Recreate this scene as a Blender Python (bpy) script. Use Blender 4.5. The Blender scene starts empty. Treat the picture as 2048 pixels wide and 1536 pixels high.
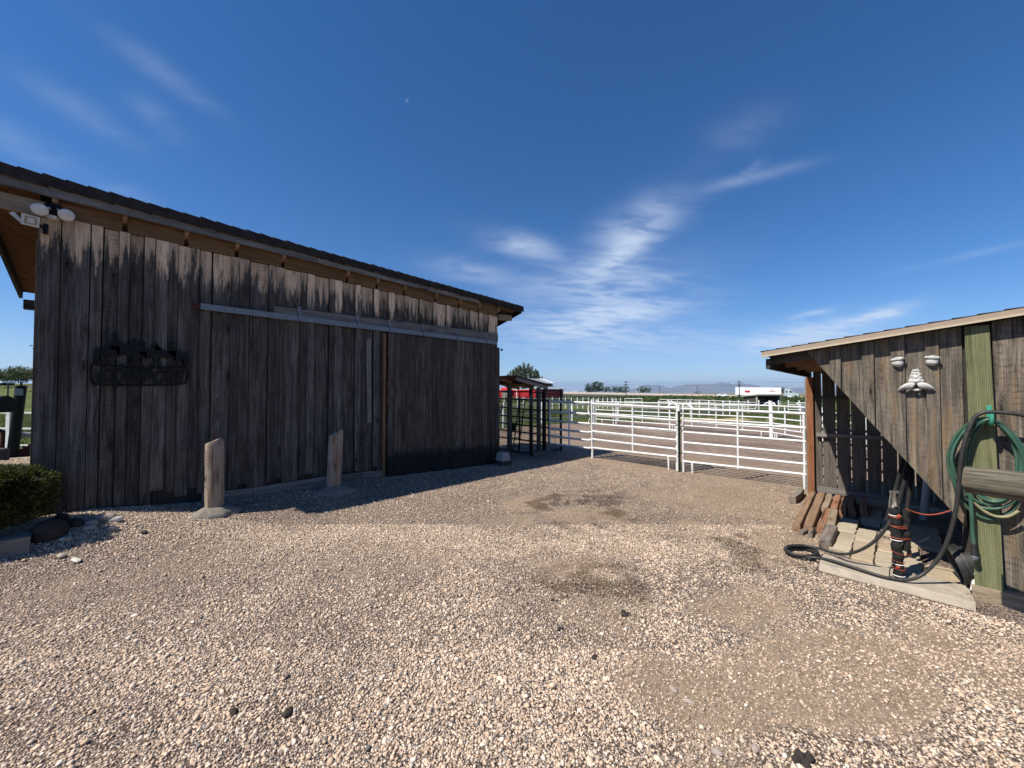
import bpy, math, random
import numpy as np
from mathutils import Vector, Matrix
R = math.radians
random.seed(7); rng = np.random.default_rng(7)
scene = bpy.context.scene
COL = scene.collection

# ------------------------------------------------------------------ camera
EYE = 1.7
PITCH = math.atan(18/769.0)
cam_d = bpy.data.cameras.new('camera'); cam = bpy.data.objects.new('camera', cam_d); COL.objects.link(cam)
cam_d.sensor_width = 36; cam_d.lens = 769/2048*36; cam_d.clip_start = .05; cam_d.clip_end = 60000
fwd = Vector((1, 1, 0)).normalized()*math.cos(PITCH)+Vector((0, 0, 1))*math.sin(PITCH)
cam.location = (0, 0, EYE); cam.rotation_euler = fwd.to_track_quat('-Z', 'Y').to_euler()
scene.camera = cam

# ------------------------------------------------------------------ light and exposure
SX, SY = .765, -.24                      # shadow run per metre of height
sun_from = Vector((-SX, -SY, 1)).normalized()
SUN_EL = math.asin(sun_from.z); SUN_AZ = math.atan2(sun_from.x, sun_from.y)
sl = bpy.data.lights.new('sun', 'SUN'); sl.energy = 5.0; sl.angle = R(.53); sl.color = (1, .935, .83)
so = bpy.data.objects.new('sun', sl); COL.objects.link(so); so.rotation_euler = (-sun_from).to_track_quat('-Z', 'Y').to_euler(); so.location = (-20, 0, 30)
scene.view_settings.view_transform = 'Standard'; scene.view_settings.look = 'None'; scene.view_settings.exposure = .6; scene.view_settings.gamma = 1


class NT:
    """small helper to write node trees as expressions"""
    def __init__(s, tree): s.t = tree; s.N = tree.nodes; s.L = tree.links
    def put(s, sock, v):
        if v is None: return
        if isinstance(v, bpy.types.NodeSocket): s.L.new(v, sock)
        elif isinstance(v, (tuple, list)) and sock.type == 'RGBA' and len(v) == 3: sock.default_value = (*v, 1)
        else: sock.default_value = v
    def math(s, op, a, b=None, c=None, clamp=False):
        n = s.N.new('ShaderNodeMath'); n.operation = op; n.use_clamp = clamp
        for k, v in enumerate((a, b, c)): s.put(n.inputs[k], v)
        return n.outputs[0]
    def vm(s, op, a, b=None, sc=None):
        n = s.N.new('ShaderNodeVectorMath'); n.operation = op
        s.put(n.inputs[0], a); s.put(n.inputs[1], b)
        if sc is not None: s.put(n.inputs['Scale'], sc)
        return n.outputs['Value'] if op in ('DOT_PRODUCT', 'LENGTH', 'DISTANCE') else n.outputs[0]
    def noise(s, vec, scale=1, detail=3, rough=.55, dist=0):
        n = s.N.new('ShaderNodeTexNoise'); s.put(n.inputs['Vector'], vec)
        n.inputs['Scale'].default_value = scale; n.inputs['Detail'].default_value = detail
        n.inputs['Roughness'].default_value = rough; n.inputs['Distortion'].default_value = dist
        return n.outputs[0]
    def voro(s, vec, scale=1, out='Distance', feature='F1', rand=1.0):
        n = s.N.new('ShaderNodeTexVoronoi'); n.feature = feature; s.put(n.inputs['Vector'], vec)
        n.inputs['Scale'].default_value = scale; n.inputs['Randomness'].default_value = rand
        return n.outputs[out]
    def ramp(s, f, stops, interp='LINEAR'):
        n = s.N.new('ShaderNodeValToRGB'); n.color_ramp.interpolation = interp; e = n.color_ramp.elements
        while len(e) < len(stops): e.new(.5)
        for k, (p, c) in enumerate(stops):
            e[k].position = p; e[k].color = (*c, 1) if isinstance(c, (tuple, list)) else (c, c, c, 1)
        s.put(n.inputs[0], f); return n.outputs[0]
    def mix(s, f, a, b, bl='MIX'):
        n = s.N.new('ShaderNodeMix'); n.data_type = 'RGBA'; n.blend_type = bl
        s.put(n.inputs[0], f); s.put(n.inputs[6], a); s.put(n.inputs[7], b); return n.outputs[2]
    def mr(s, v, a, b, c=0, d=1, smooth=True):
        n = s.N.new('ShaderNodeMapRange'); n.interpolation_type = 'SMOOTHSTEP' if smooth else 'LINEAR'
        s.put(n.inputs[0], v)
        for k, x in enumerate((a, b, c, d)): s.put(n.inputs[k+1], x)
        return n.outputs[0]
    def attr(s, name):
        n = s.N.new('ShaderNodeAttribute'); n.attribute_name = name; return n
    def sep(s, v):
        n = s.N.new('ShaderNodeSeparateXYZ'); s.put(n.inputs[0], v); return n.outputs
    def comb(s, x=0., y=0., z=0.):
        n = s.N.new('ShaderNodeCombineXYZ')
        for k, v in enumerate((x, y, z)): s.put(n.inputs[k], v)
        return n.outputs[0]
    def bump(s, h, strength=.5, dist=.01, normal=None):
        n = s.N.new('ShaderNodeBump'); n.inputs['Strength'].default_value = strength; n.inputs['Distance'].default_value = dist
        s.put(n.inputs['Height'], h); s.put(n.inputs['Normal'], normal); return n.outputs[0]
    def coord(s, o='Object'):
        return s.N.new('ShaderNodeTexCoord').outputs[o]
    def pos(s): return s.N.new('ShaderNodeNewGeometry').outputs['Position']


# ------------------------------------------------------------------ world: Nishita sky with cirrus
world = bpy.data.worlds.new('World'); scene.world = world; world.use_nodes = True
W = NT(world.node_tree); W.N.clear()
sky = W.N.new('ShaderNodeTexSky'); sky.sky_type = 'NISHITA'; sky.sun_disc = False
sky.sun_elevation = SUN_EL; sky.sun_rotation = SUN_AZ; sky.altitude = 1300; sky.air_density = .9; sky.dust_density = .2; sky.ozone_density = 3.2
dirv = W.vm('NORMALIZE', W.coord('Generated'))
dx, dy, dz = W.sep(dirv)


def px_dir(u, v):
    right = Vector((1, -1, 0)).normalized(); up = right.cross(fwd)
    return (fwd+right*((u-1024)/769)+up*((768-v)/769)).normalized()


def cloud_patch(u, v, wu, wv, tilt, amt):
    """a soft elliptical area of the sky, fixed to compass directions"""
    c = px_dir(u, v); t = R(tilt)
    e1 = (px_dir(u+10*math.cos(t), v+10*math.sin(t))-c).normalized()
    e2 = (px_dir(u-10*math.sin(t), v+10*math.cos(t))-c).normalized()
    k = (px_dir(u+10, v)-c).length/10
    a = W.math('MULTIPLY', W.vm('DOT_PRODUCT', W.vm('SUBTRACT', dirv, tuple(c)), tuple(e1)), 1/(wu*k))
    b = W.math('MULTIPLY', W.vm('DOT_PRODUCT', W.vm('SUBTRACT', dirv, tuple(c)), tuple(e2)), 1/(wv*k))
    q = W.math('ADD', W.math('MULTIPLY', a, a), W.math('MULTIPLY', b, b))
    return W.math('MULTIPLY', W.math('POWER', 2.718, W.math('MULTIPLY', q, -1.0)), amt)


mask = None
for p in [(1045, 490, 80, 20, 12, .62), (1275, 445, 85, 38, -18, .55), (1250, 502, 70, 26, -28, .5), (1190, 560, 150, 42, -6, .55), (1270, 575, 70, 16, -8, .4),
          (1235, 625, 130, 30, -6, .8), (1120, 655, 190, 30, 2, .42), (1240, 690, 260, 34, 0, .42), (950, 545, 90, 22, 8, .3),
          (1610, 668, 120, 24, -10, .95), (1755, 632, 62, 16, -24, .9), (1640, 690, 150, 18, -4, .6), (1620, 628, 40, 7, -10, .5), (1500, 355, 85, 13, 0, .3), (1505, 335, 22, 10, -20, .2),
          (330, 148, 95, 26, 24, .15), (322, 243, 50, 30, 45, .16), (170, 225, 110, 34, 28, .11), (40, 285, 110, 40, 25, .14), (1920, 515, 130, 10, -8, .16), (1475, 265, 70, 40, 0, .1), (260, 390, 70, 26, 20, .1)]:
    m_ = cloud_patch(*p); mask = m_ if mask is None else W.math('ADD', mask, m_)
inv = W.math('DIVIDE', 1.0, W.math('ADD', dz, .12))
pl = W.comb(W.math('MULTIPLY', dx, inv), W.math('MULTIPLY', dy, inv), 0.)
rx = W.vm('DOT_PRODUCT', pl, (.75, -.66, 0)); ry = W.vm('DOT_PRODUCT', pl, (.66, .75, 0))
streak = W.comb(W.math('MULTIPLY', rx, 1.2), W.math('MULTIPLY', ry, 2.6), 0.)
n1 = W.noise(streak, 3.0, 6, .58, .5); n2 = W.noise(streak, 1.2, 3, .5, .4)
tex = W.mr(W.math('ADD', W.math('MULTIPLY', n1, .62), W.math('MULTIPLY', n2, .38)), .33, .62)
cl = W.math('MULTIPLY', mask, W.math('ADD', W.math('MULTIPLY', tex, 1.0), .22), clamp=True)
moon = cloud_patch(814, 201, 2.6, 2.6, 0, .22)
cl = W.math('MINIMUM', W.math('ADD', cl, moon), .92)
hs = W.N.new('ShaderNodeHueSaturation'); hs.inputs['Saturation'].default_value = 1.32; hs.inputs['Hue'].default_value = .505
W.L.new(sky.outputs[0], hs.inputs['Color'])
skyc = W.mix(W.math('MULTIPLY', cl, .8), hs.outputs[0], (5.6, 6.4, 7.6))
bg = W.N.new('ShaderNodeBackground'); W.L.new(skyc, bg.inputs[0]); bg.inputs[1].default_value = .088
wo = W.N.new('ShaderNodeOutputWorld'); W.L.new(bg.outputs[0], wo.inputs[0])


# ------------------------------------------------------------------ materials
MATS = {}


def newmat(name):
    m = bpy.data.materials.new(name); m.use_nodes = True; t = NT(m.node_tree); t.N.clear()
    o = t.N.new('ShaderNodeOutputMaterial'); b = t.N.new('ShaderNodeBsdfPrincipled'); t.L.new(b.outputs[0], o.inputs[0])
    t.b = b; t.m = m; MATS[name] = m
    return t


def fin(t, col, rough=.8, normal=None, metal=0., spec=.3):
    t.put(t.b.inputs['Base Color'], col); t.put(t.b.inputs['Roughness'], rough); t.put(t.b.inputs['Metallic'], metal)
    t.put(t.b.inputs['Specular IOR Level'], spec)
    if normal is not None: t.put(t.b.inputs['Normal'], normal)
    return t.m


def plain(name, col, rough=.6, metal=0., var=.12, scale=12., bump=.15, spec=.3, dirt=None, bd=.004):
    """painted or moulded surface with uneven tone and, if asked, patches of dirt"""
    t = newmat(name); p = t.coord()
    n = t.noise(p, scale, 5, .6); n2 = t.noise(p, scale*7, 3, .6)
    f = t.math('ADD', t.math('MULTIPLY', n, .7), t.math('MULTIPLY', n2, .3))
    c = t.mix(1.0, col, t.ramp(f, [(.3, 1-var*1.6), (.7, 1+var)]), 'MULTIPLY')
    if dirt:
        c = t.mix(t.math('MULTIPLY', t.mr(t.noise(p, scale*.45, 6, .68), .5, .68), dirt[3]), c, dirt[:3])
    return fin(t, c, t.math('ADD', t.math('MULTIPLY', n2, .25), rough-.12), t.bump(f, bump, bd), metal, spec)


def wood(name, dark, mid, light, bleach=None, foot=None, rough=.85, bump=.6, knots=1., kerf=1., red=None, crack=.0, incise=0.):
    """sawn board: grain runs along the z of the board's own 'gc' coordinate; 'mk' holds below-eave, above-ground, kerf, tone"""
    t = newmat(name); g = t.attr('gc').outputs['Vector']; a = t.attr('mk')
    below, above, kf = t.sep(a.outputs['Color'])[:3]; tone = a.outputs['Alpha']
    kn_in = t.vm('MULTIPLY', g, (8.5, 3., 2.1)); kd = t.voro(kn_in, 1.)
    kcell = t.sep(t.voro(kn_in, 1., 'Color'))[0]; has = t.math('GREATER_THAN', kcell, .55)
    near = t.math('MULTIPLY', t.mr(kd, .42, .05), t.math('MULTIPLY', has, knots))
    x, y, z = t.sep(g)
    wv = t.noise(t.vm('MULTIPLY', g, (5, 5, 1.6)), 1, 2, .5)
    xw = t.math('ADD', x, t.math('ADD', t.math('MULTIPLY', wv, .05), t.math('MULTIPLY', near, .035)))
    gw = t.comb(xw, y, z)
    g1 = t.noise(t.vm('MULTIPLY', gw, (130, 60, 2.2)), 1, 4, .62)
    g2 = t.noise(t.vm('MULTIPLY', gw, (34, 20, 1.1)), 1, 5, .6)
    g3 = t.noise(t.vm('MULTIPLY', g, (9, 9, 3.2)), 1, 5, .62)
    speck = t.noise(t.vm('MULTIPLY', g, (60, 60, 22)), 1, 3, .65)
    kw = t.math('SINE', t.math('ADD', t.math('MULTIPLY', t.math('ADD', z, t.math('MULTIPLY', x, t.math('MULTIPLY', t.math('SUBTRACT', tone, 1.0), 3.5))), 118.0),
                               t.math('MULTIPLY', g3, 15.0)))
    kmask = t.math('MULTIPLY', t.math('MULTIPLY', t.mr(kw, .1, .95), t.mr(t.noise(t.vm('MULTIPLY', g, (16, 16, 7)), 1, 4, .6), .4, .6)), t.math('MULTIPLY', kf, kerf))
    f = t.math('ADD', t.math('ADD', t.math('MULTIPLY', g1, .34), t.math('MULTIPLY', g2, .36)), t.math('ADD', t.math('MULTIPLY', g3, .2), t.math('MULTIPLY', speck, .1)))
    c = t.ramp(f, [(.33, dark), (.47, mid), (.6, light)])
    if red is not None:
        c = t.mix(t.math('MULTIPLY', t.mr(t.noise(t.vm('MULTIPLY', g, (11, 11, 1.3)), 1, 4, .6), .5, .66), .85), c, t.mix(1., red, t.ramp(g2, [(.3, .6), (.7, 1.3)]), 'MULTIPLY'))
    if bleach is not None:
        edge = t.math('ADD', t.math('MULTIPLY', t.math('SUBTRACT', t.noise(t.vm('MULTIPLY', g, (17, 17, 1.7)), 1, 6, .7), .5), 1.7), t.math('MULTIPLY', tone, .30))
        bf = t.mr(below, t.math('ADD', edge, .13), t.math('SUBTRACT', edge, .13))
        bc = t.mix(1., bleach, t.ramp(f, [(.32, .42), (.5, 1.), (.64, 1.4)]), 'MULTIPLY')
        bf = t.math('MULTIPLY', bf, t.mr(g3, .26, .44))
        c = t.mix(bf, c, bc)
    c = t.mix(t.math('MULTIPLY', kmask, .6), c, t.mix(1., c, (.32, .31, .32), 'MULTIPLY'))
    c = t.mix(1., c, t.math('ADD', t.math('MULTIPLY', t.math('SUBTRACT', tone, 1.), .9), 1.), 'MULTIPLY')
    if foot is not None:
        fe = t.math('ADD', foot[3], t.math('MULTIPLY', t.math('SUBTRACT', t.noise(t.vm('MULTIPLY', g, (20, 20, 4)), 1, 5, .65), .5), .5))
        c = t.mix(t.math('MULTIPLY', t.mr(above, t.math('ADD', fe, .07), t.math('SUBTRACT', fe, .07)), .88), c, foot[:3])
    ring = t.math('SINE', t.math('MULTIPLY', kd, 95.))
    c = t.mix(t.math('MULTIPLY', near, t.mr(ring, -.4, .8, .25, .8)), c, t.mix(1., c, (.3, .27, .25), 'MULTIPLY'))
    c = t.mix(t.math('MULTIPLY', t.mr(kd, .1, .03), t.math('MULTIPLY', has, knots)), c, t.mix(1., c, (.12, .1, .1), 'MULTIPLY'))
    h = t.math('SUBTRACT', t.math('ADD', t.math('MULTIPLY', g1, .5), t.math('MULTIPLY', g2, .5)), t.math('MULTIPLY', kmask, .45))
    if incise:       # rows of short slits cut for the preservative
        row = t.math('FLOOR', t.math('MULTIPLY', x, 105.)); fx = t.math('ABSOLUTE', t.math('SUBTRACT', t.math('FRACT', t.math('MULTIPLY', x, 105.)), .5))
        fz = t.math('FRACT', t.math('ADD', t.math('MULTIPLY', z, 55.), t.math('MULTIPLY', row, .37)))
        sl_ = t.math('MULTIPLY', t.mr(fx, .2, .1), t.math('MULTIPLY', t.mr(fz, .0, .08), t.mr(fz, .62, .5)))
        c = t.mix(t.math('MULTIPLY', sl_, incise), c, t.mix(1., c, (.35, .36, .3), 'MULTIPLY')); h = t.math('SUBTRACT', h, t.math('MULTIPLY', sl_, .8))
        c = t.mix(t.math('MULTIPLY', t.mr(g3, .52, .66), .4), c, (.19, .165, .09))
    if crack:
        ck = t.mr(t.noise(t.vm('MULTIPLY', gw, (46, 46, .5)), 1, 3, .5), .37, .33)
        c = t.mix(t.math('MULTIPLY', ck, crack), c, (.008, .007, .006)); h = t.math('SUBTRACT', h, t.math('MULTIPLY', ck, 1.5))
    return fin(t, c, rough, t.bump(h, bump, .004), 0., .15)


wood('barn_wood', (.0175, .015, .0135), (.060, .0525, .047), (.155, .137, .121), bleach=(.56, .40, .265), kerf=.62, bump=.8)
wood('door_wood', (.018, .0145, .0125), (.056, .047, .0395), (.145, .118, .096), foot=(.013, .013, .0145, .46), bump=.7)
wood('shed_wood', (.020, .0175, .015), (.085, .074, .061), (.235, .196, .150), bump=1.1, kerf=.7, red=(.185, .128, .078))
wood('slat_wood', (.03, .025, .021), (.095, .08, .067), (.17, .145, .12), knots=.6, kerf=.3)
wood('green_wood', (.055, .064, .03), (.135, .145, .072), (.20, .205, .11), knots=.3, kerf=.0, bump=1., incise=.4)
wood('raw_wood', (.12, .066, .033), (.26, .15, .078), (.38, .235, .13), knots=.7, kerf=.4)
wood('frieze_wood', (.06, .03, .014), (.15, .078, .036), (.24, .135, .068), knots=.7, kerf=.3)
wood('plate_wood', (.12, .085, .055), (.22, .16, .105), (.32, .25, .17), knots=.7, kerf=.3)
wood('grey_wood', (.05, .046, .042), (.13, .12, .11), (.24, .22, .20), kerf=.5)
wood('dark_wood', (.02, .018, .017), (.05, .044, .04), (.10, .09, .08))
wood('post_wood', (.085, .066, .05), (.26, .208, .16), (.40, .335, .27), kerf=0., crack=.9, red=(.21, .13, .08), bump=.9)
wood('rail_wood', (.026, .023, .017), (.085, .076, .056), (.175, .155, .115), kerf=0., crack=.9, bump=.9)
wood('red_wood', (.09, .038, .017), (.19, .08, .037), (.27, .13, .068), knots=.5, kerf=.2)
wood('timber_brown', (.09, .052, .03), (.20, .125, .076), (.28, .19, .125), kerf=.1, crack=.6)
wood('timber_red', (.11, .054, .03), (.25, .125, .072), (.32, .2, .13), kerf=.2, crack=.7, red=(.30, .115, .06))
wood('timber_tan', (.10, .078, .052), (.24, .185, .128), (.33, .265, .19), kerf=.2, crack=.8)
wood('timber_grey', (.06, .05, .04), (.15, .125, .105), (.24, .2, .17), kerf=.1, crack=.9)

plain('white_paint', (.66, .66, .65), .45, 0, .05, 9, .06, .4, (.42, .39, .34, .35))
plain('white_tape', (.62, .63, .62), .6, 0, .08, 6)
plain('tan_trim', (.30, .235, .175), .55, 0, .07, 10, .08, .3, (.30, .25, .20, .4))
plain('tan_lip', (.46, .385, .28), .5, 0, .05, 10, .05)
plain('galvanised', (.20, .212, .225), .5, .55, .2, 22, .12, .5, (.2, .2, .21, .4))
plain('rust', (.12, .045, .024), .85, .2, .4, 30, .5)
plain('dark_red_metal', (.085, .02, .014), .7, .2, .35, 25, .3)
plain('black_metal', (.007, .007, .0075), .5, .4, .3, 30, .2)
plain('green_steel', (.045, .065, .038), .65, .2, .35, 26, .3, .3, (.12, .07, .04, .5))
plain('black_rubber', (.017, .017, .016), .55, 0, .25, 40, .3, .4, (.05, .047, .042, .5))
plain('hose_black', (.026, .026, .024), .5, 0, .2, 18, .15, .4, (.075, .07, .06, .55))
plain('hose_green', (.034, .092, .062), .42, 0, .16, 14, .1, .5, (.075, .10, .08, .5))
plain('hose_tan', (.26, .24, .14), .5, 0, .2, 14, .1)
plain('hook_green', (.05, .30, .19), .4, 0, .08, 12, .05, .5)
plain('orange_cord', (.30, .06, .028), .6, 0, .15, 60, .1)
plain('grey_pvc', (.30, .31, .32), .5, 0, .1, 10, .08)
plain('white_plastic', (.74, .74, .72), .4, 0, .06, 14, .05, .5, (.4, .37, .33, .3))
plain('foam_wrap', (.016, .016, .016), .8, 0, .3, 45, .5, .2, (.04, .038, .035, .4))
plain('brass_grey', (.24, .22, .18), .5, .5, .3, 40, .3)
plain('plaster', (.48, .475, .455), .75, 0, .12, 30, .35, .25, (.30, .28, .25, .45), .006)
plain('concrete', (.36, .312, .25), .9, 0, .16, 8, .35, .15, (.17, .145, .115, .6), .006)
plain('collar_concrete', (.215, .19, .16), .95, 0, .25, 14, .6, .1, (.11, .09, .075, .7), .012)
plain('concrete_grey', (.33, .32, .30), .9, 0, .16, 14, .4, .15, (.18, .16, .14, .5), .006)
plain('lamp_glass', (.62, .60, .57), .25, 0, .1, 20, .1, .5, (.38, .35, .33, .5))
plain('lamp_body', (.58, .55, .48), .5, 0, .08, 20, .05)
plain('led_plate', (.30, .29, .22), .3, .3, .3, 60, .1)
plain('red_paint', (.50, .022, .032), .55, 0, .1, 1.5, .1)
plain('roof_steel', (.36, .385, .40), .45, .3, .08, 1.2, .1)
plain('slate_wall', (.13, .17, .185), .6, 0, .08, 1.5)
plain('pale_wall', (.46, .43, .37), .8, 0, .1, 2.)
plain('truck_white', (.80, .82, .85), .35, 0, .03, .8, .02, .5)
plain('cab_blue', (.42, .50, .53), .3, .1, .06, 1., .03, .5)
plain('dark_glass', (.012, .016, .02), .12, 0, .1, 4, .02, .6)
plain('tyre', (.015, .015, .015), .8, 0, .2, 6)
plain('logo_red', (.45, .03, .04), .5)
plain('barrier', (.42, .37, .30), .9, 0, .1, .6, .1, .1, (.4, .35, .29, .4))
plain('asphalt', (.075, .073, .07), .9, 0, .15, .7)
plain('pole_wood', (.055, .045, .04), .85, 0, .2, 4)
plain('steel_grey', (.26, .28, .29), .5, .4, .1, 3)
plain('bark', (.10, .078, .06), .95, 0, .3, 12, .6)
plain('stone_dark', (.045, .038, .034), .9, 0, .35, 9, .6, .15, None, .02)
plain('stone_pale', (.36, .30, .25), .9, 0, .2, 12, .5, .15, (.25, .2, .17, .5), .015)
plain('stone_white', (.50, .47, .43), .85, 0, .12, 16, .4, .15, None, .01)
plain('straw_bale', (.24, .18, .155), .9, 0, .3, 5, .4)


def shingle_mat():
    t = newmat('shingle'); p = t.coord()
    n = t.noise(p, 260, 2, .7); n2 = t.noise(p, 7, 4, .6)
    c = t.mix(1., t.ramp(n, [(.3, (.018, .0145, .0145)), (.5, (.034, .028, .027)), (.72, (.085, .073, .07))]), t.ramp(n2, [(.3, .7), (.7, 1.25)]), 'MULTIPLY')
    fin(t, c, .95, t.bump(n, .7, .004), 0, .1)


shingle_mat()


def osb_mat():
    t = newmat('soffit_board'); p = t.coord()
    q = t.vm('MULTIPLY', p, (14, 40, 40)); n = t.noise(q, 1., 4, .65, .8)
    c = t.ramp(n, [(.32, (.05, .022, .01)), (.5, (.13, .062, .028)), (.68, (.21, .11, .055))])
    fin(t, c, .8, t.bump(n, .4, .004), 0, .15)


osb_mat()


def paver_mat(name, base):
    t = newmat(name); p = t.coord(); x, y, z = t.sep(p)
    w = t.noise(t.vm('MULTIPLY', p, (3, 2.2, 3)), 1.5, 4, .6)
    bands = t.noise(t.comb(t.math('ADD', t.math('MULTIPLY', x, 20.), t.math('MULTIPLY', w, 4.5)), t.math('MULTIPLY', y, 1.6), 0.), 1., 5, .6)
    n = t.noise(p, 55, 4, .6)
    c = t.mix(1., base, t.ramp(bands, [(.3, .62), (.46, .95), (.7, 1.18)]), 'MULTIPLY')
    c = t.mix(t.mr(bands, .33, .27), c, (.12, .085, .055))
    c = t.mix(t.math('MULTIPLY', t.mr(n, .6, .75), .5), c, t.mix(1., c, (.6, .52, .45), 'MULTIPLY'))
    fin(t, c, .9, t.bump(t.math('ADD', t.math('MULTIPLY', bands, .7), t.math('MULTIPLY', n, .3)), .5, .006), 0, .15)


paver_mat('sandstone', (.37, .315, .235))
paver_mat('sandstone_warm', (.355, .285, .20))


def leaf_mat(name, a, b, c, trans=.25):
    t = newmat(name); mk = t.attr('mk').outputs['Alpha']; n = t.noise(t.pos(), 2.2, 3, .6)
    f = t.math('ADD', t.math('MULTIPLY', mk, .6), t.math('MULTIPLY', n, .4))
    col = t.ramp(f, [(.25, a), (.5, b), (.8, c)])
    fin(t, col, .6, None, 0, .25)
    tr = t.N.new('ShaderNodeBsdfTranslucent'); t.put(tr.inputs[0], t.mix(1., col, (1.25, 1.3, .6), 'MULTIPLY'))
    mx = t.N.new('ShaderNodeMixShader'); mx.inputs[0].default_value = trans
    t.L.new(t.b.outputs[0], mx.inputs[1]); t.L.new(tr.outputs[0], mx.inputs[2])
    o = [n_ for n_ in t.N if n_.type == 'OUTPUT_MATERIAL'][0]; t.L.new(mx.outputs[0], o.inputs[0])


leaf_mat('leaf_dark', (.012, .024, .008), (.028, .05, .014), (.06, .088, .026))
leaf_mat('leaf_mid', (.018, .034, .010), (.042, .07, .018), (.085, .115, .036))
leaf_mat('leaf_silver', (.07, .09, .06), (.14, .165, .11), (.22, .245, .18))
leaf_mat('leaf_yew', (.018, .026, .006), (.052, .062, .013), (.125, .115, .028))
leaf_mat('leaf_weed', (.02, .035, .008), (.05, .08, .018), (.13, .15, .05))
leaf_mat('leaf_hill', (.035, .05, .016), (.075, .098, .03), (.125, .145, .055))
leaf_mat('leaf_sage', (.05, .055, .03), (.10, .105, .06), (.17, .165, .10))


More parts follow.
